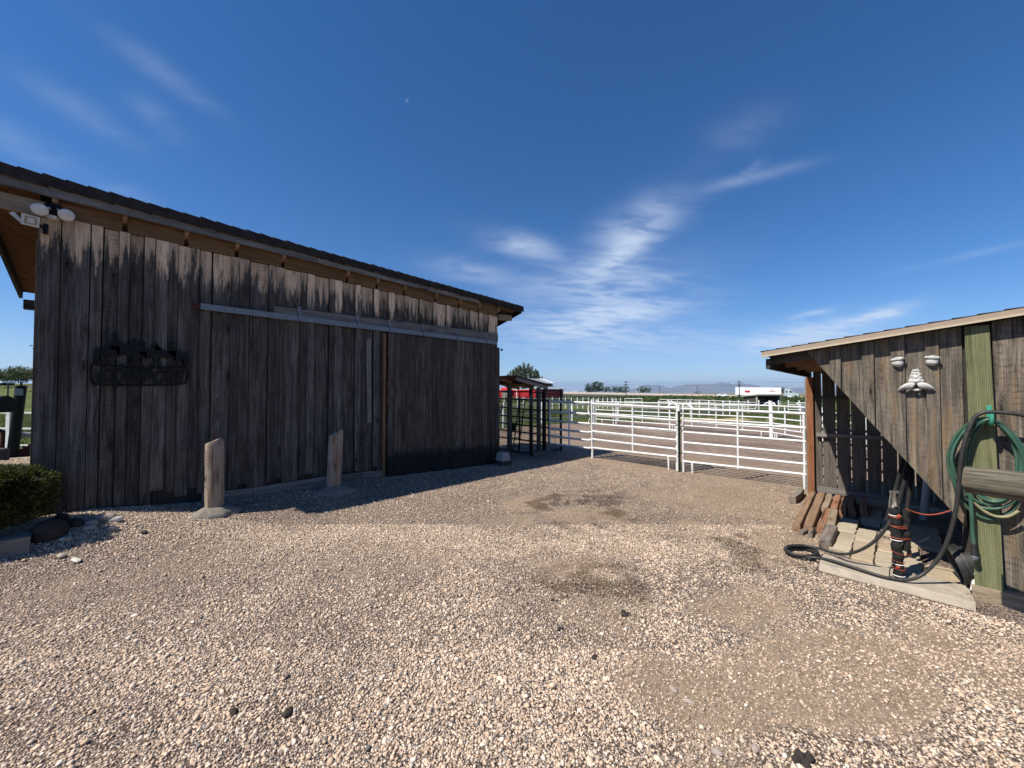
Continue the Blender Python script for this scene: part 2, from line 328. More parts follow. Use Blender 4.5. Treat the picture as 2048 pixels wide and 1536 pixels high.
# ------------------------------------------------------------------ mesh builder
class MB:
    def __init__(s): s.v = []; s.f = []; s.gc = []; s.mk = []; s.n = 0
    def add(s, verts, faces, gc=None, mk=(10., 10., 0., 1.)):
        verts = [tuple(p) for p in verts]
        s.v += verts; s.f += [tuple(i+s.n for i in f) for f in faces]
        s.gc += [tuple(g) for g in gc] if gc is not None else verts
        s.mk += list(mk) if isinstance(mk, list) else [mk]*len(verts); s.n += len(verts)
    def board(s, p0, p1, w, t, side, tone=None, kerf=None, top=None, ground=None, w1=None, skew=0.):
        """a board from p0 to p1; w across the direction 'side', t thick; side is made square to the board"""
        p0, p1 = Vector(p0), Vector(p1); ax = (p1-p0); L = ax.length; ax.normalize()
        sd = Vector(side); sd = (sd-ax*sd.dot(ax)).normalized(); nr = ax.cross(sd)
        tone = random.uniform(.72, 1.28) if tone is None else tone; kerf = random.choice((0, .2, .7, 1., 1.)) if kerf is None else kerf
        o = Vector((random.uniform(0, 90), random.uniform(0, 90), random.uniform(0, 90))); w1 = w if w1 is None else w1
        vs = []; gs = []; mks = []
        for (q, al, ww) in ((p0, 0, w), (p1, L, w1)):
            for a, b in ((-1, -1), (1, -1), (1, 1), (-1, 1)):
                p = q+sd*(a*ww/2)+nr*(b*t/2)+ax*(a*skew*(1 if al else 0))
                vs.append(p); gs.append(o+Vector((a*ww/2, b*t/2, al)))
                mks.append(((top(p) if callable(top) else top) if top is not None else 10., (p.z-(ground(p) if callable(ground) else (ground or 0))) if ground is not None else 10., kerf, tone))
        s.add(vs, [(3, 2, 1, 0), (4, 5, 6, 7), (0, 1, 5, 4), (1, 2, 6, 5), (2, 3, 7, 6), (3, 0, 4, 7)], gs, mks)
    def box(s, c, d, rz=0., tone=None, ax=2):
        c = Vector(c); m = Matrix.Rotation(rz, 3, 'Z'); e = [m@Vector((1, 0, 0)), m@Vector((0, 1, 0)), Vector((0, 0, 1))]
        a = e[ax]*d[ax]/2; o = (ax+1) % 3; q = (ax+2) % 3
        s.board(c-a, c+a, d[o], d[q], e[o], tone=1. if tone is None else tone, kerf=0)
    def tube(s, pts, r, n=8, closed=False, caps=True, tone=1.):
        pts = [Vector(p) for p in pts]; k = len(pts); rr = r if isinstance(r, (list, tuple)) else [r]*k
        o = Vector((random.uniform(0, 50), random.uniform(0, 50), random.uniform(0, 50)))
        vs = []; gs = []; fs = []; al = 0.; up = None
        for i, p in enumerate(pts):
            a = pts[(i-1) % k] if (closed or i > 0) else p; b = pts[(i+1) % k] if (closed or i < k-1) else p
            t = (b-a).normalized()
            if up is None: up = Vector((0, 0, 1)) if abs(t.z) < .9 else Vector((1, 0, 0))
            up = (up-t*up.dot(t)).normalized(); sd = t.cross(up)
            if i: al += (p-pts[i-1]).length
            for j in range(n):
                an = 2*math.pi*j/n; off = (up*math.cos(an)+sd*math.sin(an))*rr[i]
                vs.append(p+off); gs.append(o+Vector((off.dot(up), off.dot(sd), al)))
        m = k if closed else k-1
        for i in range(m):
            for j in range(n):
                a, b = i*n+j, i*n+(j+1) % n; c, d = ((i+1) % k)*n+(j+1) % n, ((i+1) % k)*n+j
                fs.append((a, b, c, d))
        if caps and not closed: fs += [tuple(range(n-1, -1, -1)), tuple((k-1)*n+j for j in range(n))]
        s.add(vs, fs, gs, (10., 10., 0., tone))
    def ball(s, c, r, rot=None, sub=2, bump=0., seed=0, cut=None):
        bm_v, bm_f = ico(sub); c = Vector(c); rn = random.Random(seed); r = (r, r, r) if isinstance(r, (int, float)) else r
        rot = rot or Matrix.Identity(3); ph = [rn.uniform(0, 6.28) for _ in range(6)]; fr = [rn.uniform(2, 5) for _ in range(6)]
        vs = []
        for p in bm_v:
            k = 1+bump*(math.sin(p[0]*fr[0]+ph[0])*math.sin(p[1]*fr[1]+ph[1])+.6*math.sin(p[2]*fr[2]*2+ph[2])*math.sin(p[0]*fr[3]*2+ph[3])+.4*math.sin(p[1]*fr[4]*3+p[2]*4+ph[4]))
            vs.append(c+rot@Vector((p[0]*r[0]*k, p[1]*r[1]*k, p[2]*r[2]*k)))
        s.add(vs, bm_f)
    def prism(s, poly, o, ex, ey, th, tone=1., kerf=0., mk=None):
        """flat outline (list of 2-D points) extruded by the vector th"""
        o, ex, ey, th = Vector(o), Vector(ex), Vector(ey), Vector(th); n = len(poly)
        a = [o+ex*x+ey*y for x, y in poly]; b = [p+th for p in a]; off = Vector((random.uniform(0, 50), 0, random.uniform(0, 50)))
        gs = [off+Vector((x, 0, y)) for x, y in poly]*2
        s.add(a+b, [tuple(range(n-1, -1, -1)), tuple(range(n, 2*n))]+[(i, (i+1) % n, n+(i+1) % n, n+i) for i in range(n)], gs, mk or (10., 10., kerf, tone))
    def lathe(s, prof, o, ax, n=20):
        """profile of (radius, along) pairs turned about the axis"""
        o, ax = Vector(o), Vector(ax).normalized(); u = Vector((0, 0, 1)) if abs(ax.z) < .9 else Vector((1, 0, 0)); u = (u-ax*u.dot(ax)).normalized(); w = ax.cross(u)
        vs = []; fs = []
        for r, a in prof:
            for j in range(n):
                an = 2*math.pi*j/n; vs.append(o+ax*a+(u*math.cos(an)+w*math.sin(an))*max(r, 1e-4))
        for i in range(len(prof)-1):
            for j in range(n): fs.append((i*n+j, i*n+(j+1) % n, (i+1)*n+(j+1) % n, (i+1)*n+j))
        s.add(vs, fs)
    def quads(s, Q, tone):
        """many loose quads: Q (n,4,3), tone (n,)"""
        n = len(Q); base = s.n
        s.v += [tuple(p) for p in Q.reshape(-1, 3)]; s.gc += [(0., 0., 0.)]*(4*n)
        s.mk += [(10., 10., 0., float(a)) for a in np.repeat(tone, 4)]
        s.f += [(base+4*i, base+4*i+1, base+4*i+2, base+4*i+3) for i in range(n)]; s.n += 4*n
    def build(s, name, mat, parent=None, loc=None, smooth=None):
        base = Vector((0, 0, 0))
        if parent is not None:
            q = parent
            while q is not None: base += q.location; q = q.parent
        if loc is None:
            if parent is None:
                a = np.array(s.v); loc = Vector(((a[:, 0].min()+a[:, 0].max())/2, (a[:, 1].min()+a[:, 1].max())/2, a[:, 2].min()))
            else: loc = Vector((0, 0, 0))
        loc = Vector(loc); org = base+loc if parent is not None else loc
        me = bpy.data.meshes.new(name); me.from_pydata([(p[0]-org.x, p[1]-org.y, p[2]-org.z) for p in s.v], [], s.f)
        me.attributes.new('gc', 'FLOAT_VECTOR', 'POINT').data.foreach_set('vector', np.array(s.gc, np.float32).ravel())
        me.attributes.new('mk', 'FLOAT_COLOR', 'POINT').data.foreach_set('color', np.array(s.mk, np.float32).ravel())
        me.materials.append(MATS[mat])
        if smooth is not None:
            me.polygons.foreach_set('use_smooth', np.ones(len(me.polygons), bool)); me.set_sharp_from_angle(angle=R(smooth))
        me.update()
        ob = bpy.data.objects.new(name, me); COL.objects.link(ob); ob.location = loc
        if parent is not None: ob.parent = parent
        return ob


_ICO = {}


def ico(sub):
    if sub not in _ICO:
        import bmesh
        b = bmesh.new(); bmesh.ops.create_icosphere(b, subdivisions=sub, radius=1)
        _ICO[sub] = ([tuple(v.co) for v in b.verts], [tuple(v.index for v in f.verts) for f in b.faces]); b.free()
    return _ICO[sub]


def tag(o, label=None, cat=None, group=None, kind=None):
    if label: o['label'] = label
    if cat: o['category'] = cat
    if group: o['group'] = group
    if kind: o['kind'] = kind
    return o


def thing(name, label, cat, loc=(0, 0, 0), group=None):
    o = bpy.data.objects.new(name, None); COL.objects.link(o); o.location = loc; o.empty_display_size = .1
    return tag(o, label, cat, group)


def copy_tree(o, parent=None, at=None):
    c = o.copy(); COL.objects.link(c)
    if parent is not None: c.parent = parent
    if at is not None: c.location = at
    for ch in list(o.children): copy_tree(ch, c)
    return c


def spline(pts, n=8):
    """smooth Catmull-Rom run through the points"""
    P = [Vector(p) for p in pts]; P = [P[0]*2-P[1]]+P+[P[-1]*2-P[-2]]; out = []
    for i in range(1, len(P)-2):
        a, b, c, d = P[i-1:i+3]
        for k in range(n):
            t = k/n; out.append(.5*((2*b)+(c-a)*t+(2*a-5*b+4*c-d)*t*t+(3*b-a-3*c+d)*t**3))
    return out+[P[-2]]


def sm(a, b, x):
    t = np.clip((np.asarray(x, float)-a)/(b-a), 0, 1); return t*t*(3-2*t)


# ------------------------------------------------------------------ terrain
def vnoise(x, y, sc, seed=0):
    x = np.asarray(x, float)*sc+seed*17.3; y = np.asarray(y, float)*sc+seed*9.7
    xi = np.floor(x); yi = np.floor(y); fx = x-xi; fy = y-yi; fx = fx*fx*(3-2*fx); fy = fy*fy*(3-2*fy)
    def h(a, b):
        q = np.sin(a*127.1+b*311.7+seed*74.7)*43758.5453; return q-np.floor(q)
    return (h(xi, yi)*(1-fx)+h(xi+1, yi)*fx)*(1-fy)+(h(xi, yi+1)*(1-fx)+h(xi+1, yi+1)*fx)*fy


def fbm(x, y, sc, seed=0, o=4):
    s = 0; a = 1; t = 0
    for k in range(o): s = s+a*vnoise(x, y, sc*2**k, seed+k); t += a; a *= .55
    return s/t


def dr(x, y): return (np.asarray(x, float)+y)*.70710678, (np.asarray(x, float)-y)*.70710678
def from_dr(d, r): return ((d+r)*.70710678, (d-r)*.70710678)


BX = [-3, -1, -.3, .4, 1.05, 2.5, 3.2, 3.8, 4.4, 6.4, 7.5]; BZ = [.3, .32, .31, .22, .15, .17, .14, .10, .08, .0, .0]


def gz(x, y):
    """ground height"""
    x = np.asarray(x, float); y = np.asarray(y, float); d, r = dr(x, y)
    z = -.6*sm(15, 65, d)+.45*sm(95, 150, d)
    z = z+3.8*sm(36, 60, d)*sm(-22, -42, r)
    b = np.interp(x, BX, BZ); y0 = np.interp(x, [-.4, 3.], [5.2, 5.7])
    z = z+b*sm(0, 1, (y-y0)/(6.95-y0))*sm(18, 12, y)
    near = sm(14, 9, np.hypot(x, y))
    z = z+near*((fbm(x, y, .8, 3)-.5)*.035-.0)*(1-sm(4.4, 4.8, x)*sm(.9, .4, y))
    return z


def gz1(x, y): return float(gz(x, y))


def blob(x, y, cx, cy, rx, ry, rot=0., wob=.5, seed=1):
    c, s = math.cos(rot), math.sin(rot); a = ((x-cx)*c+(y-cy)*s)/rx; b = (-(x-cx)*s+(y-cy)*c)/ry
    q = np.sqrt(a*a+b*b)+(fbm(x, y, 1.6, seed)-.5)*wob*2
    return np.clip(1-q, 0, 1)


def yard(x, y):
    """bare dirt and damp areas of the gravel yard"""
    x = np.asarray(x, float); y = np.asarray(y, float)
    dirt = np.zeros_like(x)
    for p in [(6.3, 2.2, 2.2, 1.3, .2, .62), (7.4, 1.7, 1.6, 1.3, 0, .95), (4.75, 3.2, 1.5, .5, -.5, 1.1), (2.6, .62, .95, .36, -.785, 1.5), (3.3, .35, .8, .3, -.7, 1.1), (3.5, .9, 1.2, .45, -.6, .9),
              (3.3, 2.2, .8, .5, -.3, .8), (5.3, 1.0, .9, .5, 0, 1.2), (5.6, .8, .8, .4, 0, 1.2), (3.9, -.2, .7, .35, .5, .7), (1.7, .6, .5, .3, 0, .7), (4.3, 4.2, .7, .4, .2, .8)]:
        dirt = np.maximum(dirt, np.clip(blob(x, y, p[0], p[1], p[2]*1.12, p[3]*1.12, p[4], wob=.8, seed=int(p[0]*10) % 7)*p[5]*1.25+(fbm(x, y, 3.2, 41)-.5)*.0, 0, 1))
    dirt = np.maximum(dirt, sm(7.7, 8.5, x+(fbm(x, y, 1.1, 8)-.5)*1.2)*.95)
    dirt = np.maximum(dirt, sm(.5, .75, fbm(x, y, .9, 5))*.35)
    dirt = np.clip(dirt*(.55+.95*fbm(x, y, 2.6, 43)), 0, 1)
    wet = np.zeros_like(x)
    for p in [(5.0, 3.55, .75, .3, -.45, 1.), (4.55, 2.75, .6, .3, -.5, .8), (5.2, 3.9, .5, .2, -.4, .6), (4.4, 1.05, .55, .28, .2, .95), (4.75, 1.3, .6, .25, .4, .8), (3.0, 1.95, .42, .26, -.2, .8), (3.35, 2.3, .4, .22, .6, .5), (5.5, 2.2, .5, .25, .3, .4)]:
        wet = np.maximum(wet, np.clip(blob(x, y, p[0], p[1], p[2]*1.9, p[3]*2.1, p[4], wob=.7, seed=int(p[0]*10) % 7)*p[5]*1.15*sm(.34, .66, fbm(x, y, 5.5, 31))*1.1, 0, .75))
    return dirt, wet


def zones(x, y):
    d, r = dr(x, y)
    edge = np.where(r > -6, np.clip(23.5-.066*(r-8)**2, 17., 24), 15.)
    grass = sm(-.6, .6, d-edge+(fbm(x, y, .35, 2)-.5)*3.)
    side = sm(8.8, 9.6, y)*sm(1., -1.4, x); grass = np.maximum(grass, side)
    far = sm(230, 420, d)
    straw = np.clip(blob(x, y, 27.4, 8.5, 4.2, 2.3, -.5, .7, 4)*2, 0, 1)
    return grass, far, straw


def axis_pts(a, b, step, lim, g=1.16):
    c = list(np.arange(a, b, step)); s = step; p = b
    hi = []
    while p < lim: hi.append(p); s *= g; p += s
    lo = []; s = step; p = a-step
    while p > -lim: lo.append(p); s *= g; p -= s
    return np.array(lo[::-1]+c+hi+[lim])


def ground_sheet():
    X = axis_pts(-2.2, 9.6, .07, 14000); Y = axis_pts(-3.2, 8.0, .07, 14000)
    nx, ny = len(X), len(Y); gx, gy = np.meshgrid(X, Y); gx = gx.ravel(); gy = gy.ravel(); z = gz(gx, gy)
    me = bpy.data.meshes.new('ground'); me.vertices.add(nx*ny); me.vertices.foreach_set('co', np.stack([gx, gy, z], 1).astype(np.float32).ravel())
    i, j = np.meshgrid(np.arange(nx-1), np.arange(ny-1)); a = (j*nx+i).ravel(); f = np.stack([a, a+1, a+nx+1, a+nx], 1)
    nf = len(f); me.loops.add(nf*4); me.polygons.add(nf)
    me.loops.foreach_set('vertex_index', f.ravel().astype(np.int32)); me.polygons.foreach_set('loop_start', np.arange(0, nf*4, 4, dtype=np.int32))
    me.polygons.foreach_set('use_smooth', np.ones(nf, bool)); me.update(); me.validate()
    g, fr, st = zones(gx, gy); di, we = yard(gx, gy)
    me.attributes.new('zone', 'FLOAT_COLOR', 'POINT').data.foreach_set('color', np.stack([g, di, we, st], 1).astype(np.float32).ravel())
    me.attributes.new('far', 'FLOAT', 'POINT').data.foreach_set('value', fr.astype(np.float32))
    me.materials.append(MATS['ground'])
    o = bpy.data.objects.new('ground', me); COL.objects.link(o); tag(o, kind='structure'); return o


def ground_mat():
    t = newmat('ground'); p = t.pos(); zn = t.attr('zone'); gr, di, we = t.sep(zn.outputs['Color'])[:3]; st = zn.outputs['Alpha']; far = t.attr('far').outputs['Fac']
    # gravel bed: many small stones of different tone
    vc = t.sep(t.voro(p, 95., 'Color')); vd = t.voro(p, 95.)
    gcol = t.ramp(vc[0], [(.0, (.11, .085, .07)), (.3, (.24, .18, .14)), (.62, (.37, .29, .235)), (.9, (.56, .49, .43))])
    gcol = t.mix(t.mr(vd, .25, .7), gcol, (.09, .066, .05))
    n0 = t.noise(p, 90, 2, .6); v2 = t.voro(p, 120.); vb = t.sep(t.voro(p, 120., 'Color'))[0]
    # dirt
    n1 = t.noise(p, 1.3, 6, .65); n2 = t.noise(p, 38, 5, .68); n3 = t.noise(p, 5, 5, .62)
    dcol = t.mix(1., t.ramp(n2, [(.32, (.15, .105, .07)), (.52, (.265, .2, .142)), (.72, (.38, .30, .225))]), t.ramp(t.math('ADD', t.math('MULTIPLY', n1, .5), t.math('MULTIPLY', n3, .5)), [(.3, .72), (.7, 1.18)]), 'MULTIPLY')
    dcol = t.mix(t.math('MULTIPLY', t.mr(v2, .42, .22), t.mr(vb, .62, .9)), dcol, t.mix(vb, (.30, .22, .16), (.52, .43, .35)))
    dcol = t.mix(t.math('MULTIPLY', t.mr(n0, .58, .7), .5), dcol, (.11, .078, .052))
    dm = t.mr(t.math('ADD', di, t.math('ADD', t.math('MULTIPLY', t.math('SUBTRACT', n2, .5), .9), t.math('MULTIPLY', t.math('SUBTRACT', n3, .5), .7))), .2, .75)
    c = t.mix(dm, gcol, dcol)
    c = t.mix(t.math('MULTIPLY', t.mr(t.math('ADD', we, t.math('MULTIPLY', t.math('SUBTRACT', n3, .5), .7)), .15, .75), .8), c, t.mix(1., c, (.36, .31, .26), 'MULTIPLY'))
    # paddock soil is rosier and finer, with raked streaks
    px, py, pz = t.sep(p)
    pad = t.mr(px, 8.9, 12.5)
    soil = t.mix(1., t.ramp(t.noise(p, 6, 8, .72), [(.3, (.12, .088, .068)), (.5, (.215, .16, .128)), (.7, (.30, .235, .19))]), t.ramp(t.noise(t.vm('MULTIPLY', p, (.9, .35, 1)), 1.2, 5, .65), [(.35, .62), (.65, 1.15)]), 'MULTIPLY')
    c = t.mix(pad, c, soil)
    # grass
    a1 = t.noise(p, .22, 5, .6); a2 = t.noise(p, 3.4, 5, .7); a3 = t.noise(p, 26, 3, .7)
    gf = t.math('ADD', t.math('MULTIPLY', a1, .35), t.math('ADD', t.math('MULTIPLY', a2, .4), t.math('MULTIPLY', a3, .25)))
    gc = t.ramp(gf, [(.32, (.036, .05, .013)), (.46, (.07, .088, .024)), (.57, (.108, .122, .042)), (.72, (.175, .165, .08))])
    gm = t.mr(t.math('ADD', gr, t.math('MULTIPLY', t.math('SUBTRACT', a2, .5), .9)), .3, .62)
    c = t.mix(gm, c, gc)
    sf = t.mr(t.math('ADD', st, t.math('MULTIPLY', t.math('SUBTRACT', a2, .5), 1.1)), .32, .62)
    c = t.mix(sf, c, t.ramp(a3, [(.3, (.27, .2, .1)), (.7, (.46, .37, .2))]))
    # far plain
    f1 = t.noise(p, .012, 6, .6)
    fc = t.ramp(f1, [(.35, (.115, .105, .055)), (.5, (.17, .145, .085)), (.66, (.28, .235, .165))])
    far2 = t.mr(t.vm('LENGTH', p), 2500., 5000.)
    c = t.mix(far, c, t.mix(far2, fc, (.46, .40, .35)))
    soft = t.math('SUBTRACT', 1., t.math('MAXIMUM', gr, far))
    h = t.math('ADD', t.math('MULTIPLY', t.math('SUBTRACT', 1., vd), t.math('MULTIPLY', t.math('SUBTRACT', 1., dm), .8)), t.math('MULTIPLY', n2, .7))
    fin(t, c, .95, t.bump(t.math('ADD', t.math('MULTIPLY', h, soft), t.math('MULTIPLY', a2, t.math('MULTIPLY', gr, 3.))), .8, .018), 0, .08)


ground_mat()
ground_sheet()


def gravel():
    """loose stones lying on the yard, one mesh"""
    ph = (1+5**.5)/2
    T = np.array([(-1, ph, 0), (1, ph, 0), (-1, -ph, 0), (1, -ph, 0), (0, -1, ph), (0, 1, ph), (0, -1, -ph), (0, 1, -ph), (ph, 0, -1), (ph, 0, 1), (-ph, 0, -1), (-ph, 0, 1)], float); T /= np.linalg.norm(T[0])
    TF = np.array([(0, 11, 5), (0, 5, 1), (0, 1, 7), (0, 7, 10), (0, 10, 11), (1, 5, 9), (5, 11, 4), (11, 10, 2), (10, 7, 6), (7, 1, 8), (3, 9, 4), (3, 4, 2), (3, 2, 6), (3, 6, 8), (3, 8, 9), (4, 9, 5), (2, 4, 11), (6, 2, 10), (8, 6, 7), (9, 8, 1)])
    P = []
    for d0, d1, dens in ((1.35, 2.6, 10500), (2.6, 5.0, 6500), (4.0, 9.8, 4300)):
        n = int(dens*(d1*d1-d0*d0)*1.42); d = np.sqrt(rng.uniform(d0*d0, d1*d1, n)); r = d*rng.uniform(-1.42, 1.42, n)
        x, y = from_dr(d, r); k = 1.0 if d0 < 3 else 1.15; P.append(np.stack([x, y, np.full(n, k)], 1))
    P = np.concatenate(P); x, y, k = P.T
    di, we = yard(x, y); d, r = dr(x, y)
    cover = 1-.70*di-.1*we; cover *= .62+.55*sm(.35, .62, fbm(x, y, 1.7, 11)); cover *= 1-.3*sm(.56, .7, fbm(x, y, .55, 21))
    keep = rng.uniform(0, 1, len(x)) < cover
    keep &= ~((y > 6.86) & (x < 6.5) & (x > -.8)); keep &= ~((x > 4.66) & (y < .58)); keep &= ~((x > 5.25) & (y < .95) & (rng.uniform(0, 1, len(x)) < .6)); keep &= (x < 9.6)
    keep &= ~((x > 8.3) & (rng.uniform(0, 1, len(x)) < .8))
    x, y, k, di, we = (q[keep] for q in (x, y, k, di, we)); n = len(x); z = gz(x, y)
    a = np.clip(rng.lognormal(math.log(.0063), .38, n), .003, .024)*k*(1-.12*di); b = a*rng.uniform(.6, .95, n); c = a*rng.uniform(.34, .66, n)
    V = T[None]*(1+rng.uniform(-.2, .2, (n, 12, 1)))*np.stack([a, b, c], 1)[:, None, :]
    yaw = rng.uniform(0, 6.283, n); tl = rng.normal(0, .3, n); tm = rng.normal(0, .3, n)
    def rot(V, i, j, an):
        cs, sn = np.cos(an)[:, None], np.sin(an)[:, None]; p, q = V[..., i].copy(), V[..., j].copy(); V[..., i] = p*cs-q*sn; V[..., j] = p*sn+q*cs
    rot(V, 1, 2, tl); rot(V, 0, 2, tm); rot(V, 0, 1, yaw)
    V[..., 0] += x[:, None]; V[..., 1] += y[:, None]; V[..., 2] += (z+c*rng.uniform(.1, .85, n))[:, None]
    pal = np.array([(.53, .43, .345), (.47, .375, .295), (.56, .47, .39), (.43, .335, .26), (.64, .575, .50), (.52, .40, .31), (.36, .28, .22), (.20, .19, .185), (.46, .345, .25), (.13, .125, .12), (.40, .345, .30)])
    pr = np.array([.2, .18, .14, .12, .085, .1, .07, .035, .04, .015, .06]); pr /= pr.sum()
    C = pal[rng.choice(len(pal), n, p=pr)]*rng.uniform(.78, 1.12, (n, 1))*np.array((1.15, 1.10, 1.03)); C *= (1-.42*np.clip(we*1.5, 0, 1))[:, None]
    mud = (di > .25) & (rng.uniform(0, 1, n) < .4); C[mud] = C[mud]*.55+np.array((.26, .19, .135))*.45
    clod = rng.uniform(0, 1, n) < .0009; C[clod] = (.045, .032, .02)
    OF = np.array([(0, 2, 4), (2, 1, 4), (1, 3, 4), (3, 0, 4), (2, 0, 5), (1, 2, 5), (3, 1, 5), (0, 3, 5)]); oi = [3, 0, 9, 10, 5, 6]; oi = [2, 1, 8, 11, 5, 6]
    far_ = k > 1.1; VN, VF = V[~far_].reshape(-1, 3), V[far_][:, oi].reshape(-1, 3); nn, no = int((~far_).sum()), int(far_.sum())
    FN = (TF[None]+(np.arange(nn)*12)[:, None, None]).reshape(-1); FO = (OF[None]+(np.arange(no)*6+nn*12)[:, None, None]).reshape(-1)
    F = np.concatenate([FN, FO]).astype(np.int32); V = np.concatenate([VN, VF]); nf = len(F)//3
    CC = np.concatenate([np.repeat(C[~far_], 12, 0), np.repeat(C[far_], 6, 0)]); CC = np.concatenate([CC, np.ones((len(CC), 1))], 1)
    me = bpy.data.meshes.new('gravel'); me.vertices.add(len(V)); me.vertices.foreach_set('co', V.astype(np.float32).ravel())
    me.loops.add(nf*3); me.polygons.add(nf); me.loops.foreach_set('vertex_index', F); me.polygons.foreach_set('loop_start', np.arange(0, nf*3, 3, dtype=np.int32)); me.update()
    me.attributes.new('col', 'FLOAT_COLOR', 'POINT').data.foreach_set('color', CC.astype(np.float32).ravel())
    t = newmat('gravel_stone'); cc = t.attr('col').outputs['Color']; nn = t.noise(t.pos(), 160, 3, .6)
    me.materials.append(fin(t, t.mix(1., cc, t.ramp(nn, [(.3, .72), (.7, 1.2)]), 'MULTIPLY'), .85, None, 0, .2))
    o = bpy.data.objects.new('gravel', me); COL.objects.link(o); tag(o, 'pinkish beige gravel strewn over the yard', 'gravel', None, 'stuff')


gravel()

# ================================================================== BARN (long board-and-batten wall, high side facing the yard)
WY = 6.907


def capz(x): return 4.1472-.0305*x
def base_z(x): return float(np.interp(x, BX, BZ))


barn = thing('barn', 'long weathered dark barn of upright boards and battens with a sliding door', 'barn', (2.8, WY, 0))
mb = MB()
eave = lambda p: (3.735-.026*p.x)-p.z
grd = lambda p: base_z(p.x)
seams = [-.755, -.569, -.47, -.339, -.241, -.105, -.008, .128, .231, .363, .458, .603, .694, .83, 1.049, 1.157, 1.282, 1.529, 1.631, 1.749, 1.988, 2.086, 2.202, 2.434, 2.53, 2.653, 2.891, 2.985, 3.228, 3.33, 3.52]
seams += [3.64, 3.86, 3.97, 4.2, 4.31, 4.54, 4.64, 4.87, 4.97, 5.2, 5.31, 5.52, 5.63, 5.8, 5.9, 6.1, 6.22, 6.41]
bat = False
for i in range(len(seams)-1):
    x0, x1 = seams[i], seams[i+1]; w = x1-x0; bat = w < .135
    xc = (x0+x1)/2+random.uniform(-.004, .004); lo = base_z(xc)+.09+random.uniform(0, .07)+(.05 if bat else 0)
    if x0 < .15: lo = base_z(xc)-.03
    if i == 0: lo = base_z(xc)+.02
    y = WY+(-.02 if bat else .014)+random.uniform(-.003, .003); hi = 3.735-.026*xc
    mb.board((xc, y, lo), (xc+random.uniform(-.008, .008), y, hi), w-(.004 if bat else .012), .024, (1, 0, 0), tone=random.uniform(.62, 1.38), top=eave, ground=grd, kerf=random.choice((0., .2, .5, 1., 1.)) if not bat else random.choice((0., 0., .3, .8)))
# gable ends and back
yy = 6.95
while yy < 9.05:
    w = random.uniform(.16, .24); zt = 3.9-.258*(yy-6.73)
    mb.board((-.752, yy+w/2, .25), (-.752, yy+w/2, zt), w-.004, .022, (0, 1, 0), ground=grd); mb.board((6.42, yy+w/2, 0), (6.42, yy+w/2, zt-.2), w-.004, .022, (0, 1, 0)); yy += w
xx = -.74
while xx < 6.4:
    w = random.uniform(.2, .28); mb.board((xx+w/2, 9.1, .05), (xx+w/2, 9.1, 3.1), w-.004, .022, (1, 0, 0)); xx += w
mb.build('siding', 'barn_wood', barn)
mb = MB()     # dark inside so that no light shows through gaps
mb.board((2.83, 6.945, -.1), (2.83, 6.945, 3.7), 7.1, .012, (1, 0, 0), tone=.6, kerf=0); mb.build('backing', 'dark_wood', barn)
mb = MB()     # low sill boards along the foot of the wall
xx = .76
while xx < 3.45:
    w = random.uniform(.45, .75); mb.board((xx, 6.885, base_z(xx)+.055), (min(xx+w, 3.48), 6.885, base_z(xx+w)+.055), .13, .035, (0, 0, 1), ground=grd); xx += w+.006
mb.build('sill', 'grey_wood', barn)
# roof: slab, hip-cap shingles along the high edge, fascia, soffit
mb = MB()
xl, xr, y0, y1 = -1.215, 7.15, 6.76, 9.78
def rz(x, y, off): return capz(x)+off-.258*(y-y0)
mb.add([(xl, y0, rz(xl, y0, -.03)), (xr, y0, rz(xr, y0, -.03)), (xr, y1, rz(xr, y1, -.03)), (xl, y1, rz(xl, y1, -.03)), (xl, y0, rz(xl, y0, -.1)), (xr, y0, rz(xr, y0, -.1)), (xr, y1, rz(xr, y1, -.1)), (xl, y1, rz(xl, y1, -.1))],
       [(0, 1, 2, 3), (0, 4, 5, 1), (1, 5, 6, 2), (2, 6, 7, 3), (3, 7, 4, 0)])
roof = mb.build('roof', 'shingle', barn)
mb = MB(); x = xl-.02; k = 0
while x < xr-.02:                                    # each cap shingle laps over the next one, so its left end stands proud
    L = .174+random.uniform(-.006, .006); lift = .014+random.uniform(-.003, .006); w = L+.04
    a0, a1 = x, min(x+w, xr+.03); c0, c1 = capz(a0)+lift, capz(a1)-.004; f0, f1 = y0-.016-lift*.8, y0-.012; dp = .125+random.uniform(-.006, .006)
    pr = lambda xx_, cz, fy: [(xx_, fy, cz-dp), (xx_, fy+.006, cz-.012), (xx_, y0+.012, cz), (xx_, y0+.17, cz-.04)]
    A, B = pr(a0, c0, f0), pr(a1, c1, f1); A2 = [(p[0], p[1]+.014, p[2]-.012) for p in A]; B2 = [(p[0], p[1]+.014, p[2]-.012) for p in B]
    mb.add(A+B+A2+B2, [(0, 4, 5, 1), (1, 5, 6, 2), (2, 6, 7, 3), (8, 9, 13, 12), (9, 10, 14, 13), (0, 1, 9, 8), (1, 2, 10, 9), (2, 3, 11, 10), (0, 8, 12, 4), (4, 12, 13, 5), (5, 13, 14, 6), (6, 14, 15, 7)])
    x += L
mb.build('cap_shingles', 'shingle', roof)
mb = MB()
mb.board((xl, y0+.035, capz(xl)-.168), (2.2, y0+.035, capz(2.2)-.155), .12, .034, (0, 0, 1), tone=1.1, kerf=1.); mb.board((2.205, y0+.035, capz(2.2)-.155), (5.70, y0+.035, capz(5.70)-.147), .115, .034, (0, 0, 1), tone=1.25, kerf=1.)
mb.build('fascia_board', 'grey_wood', barn)
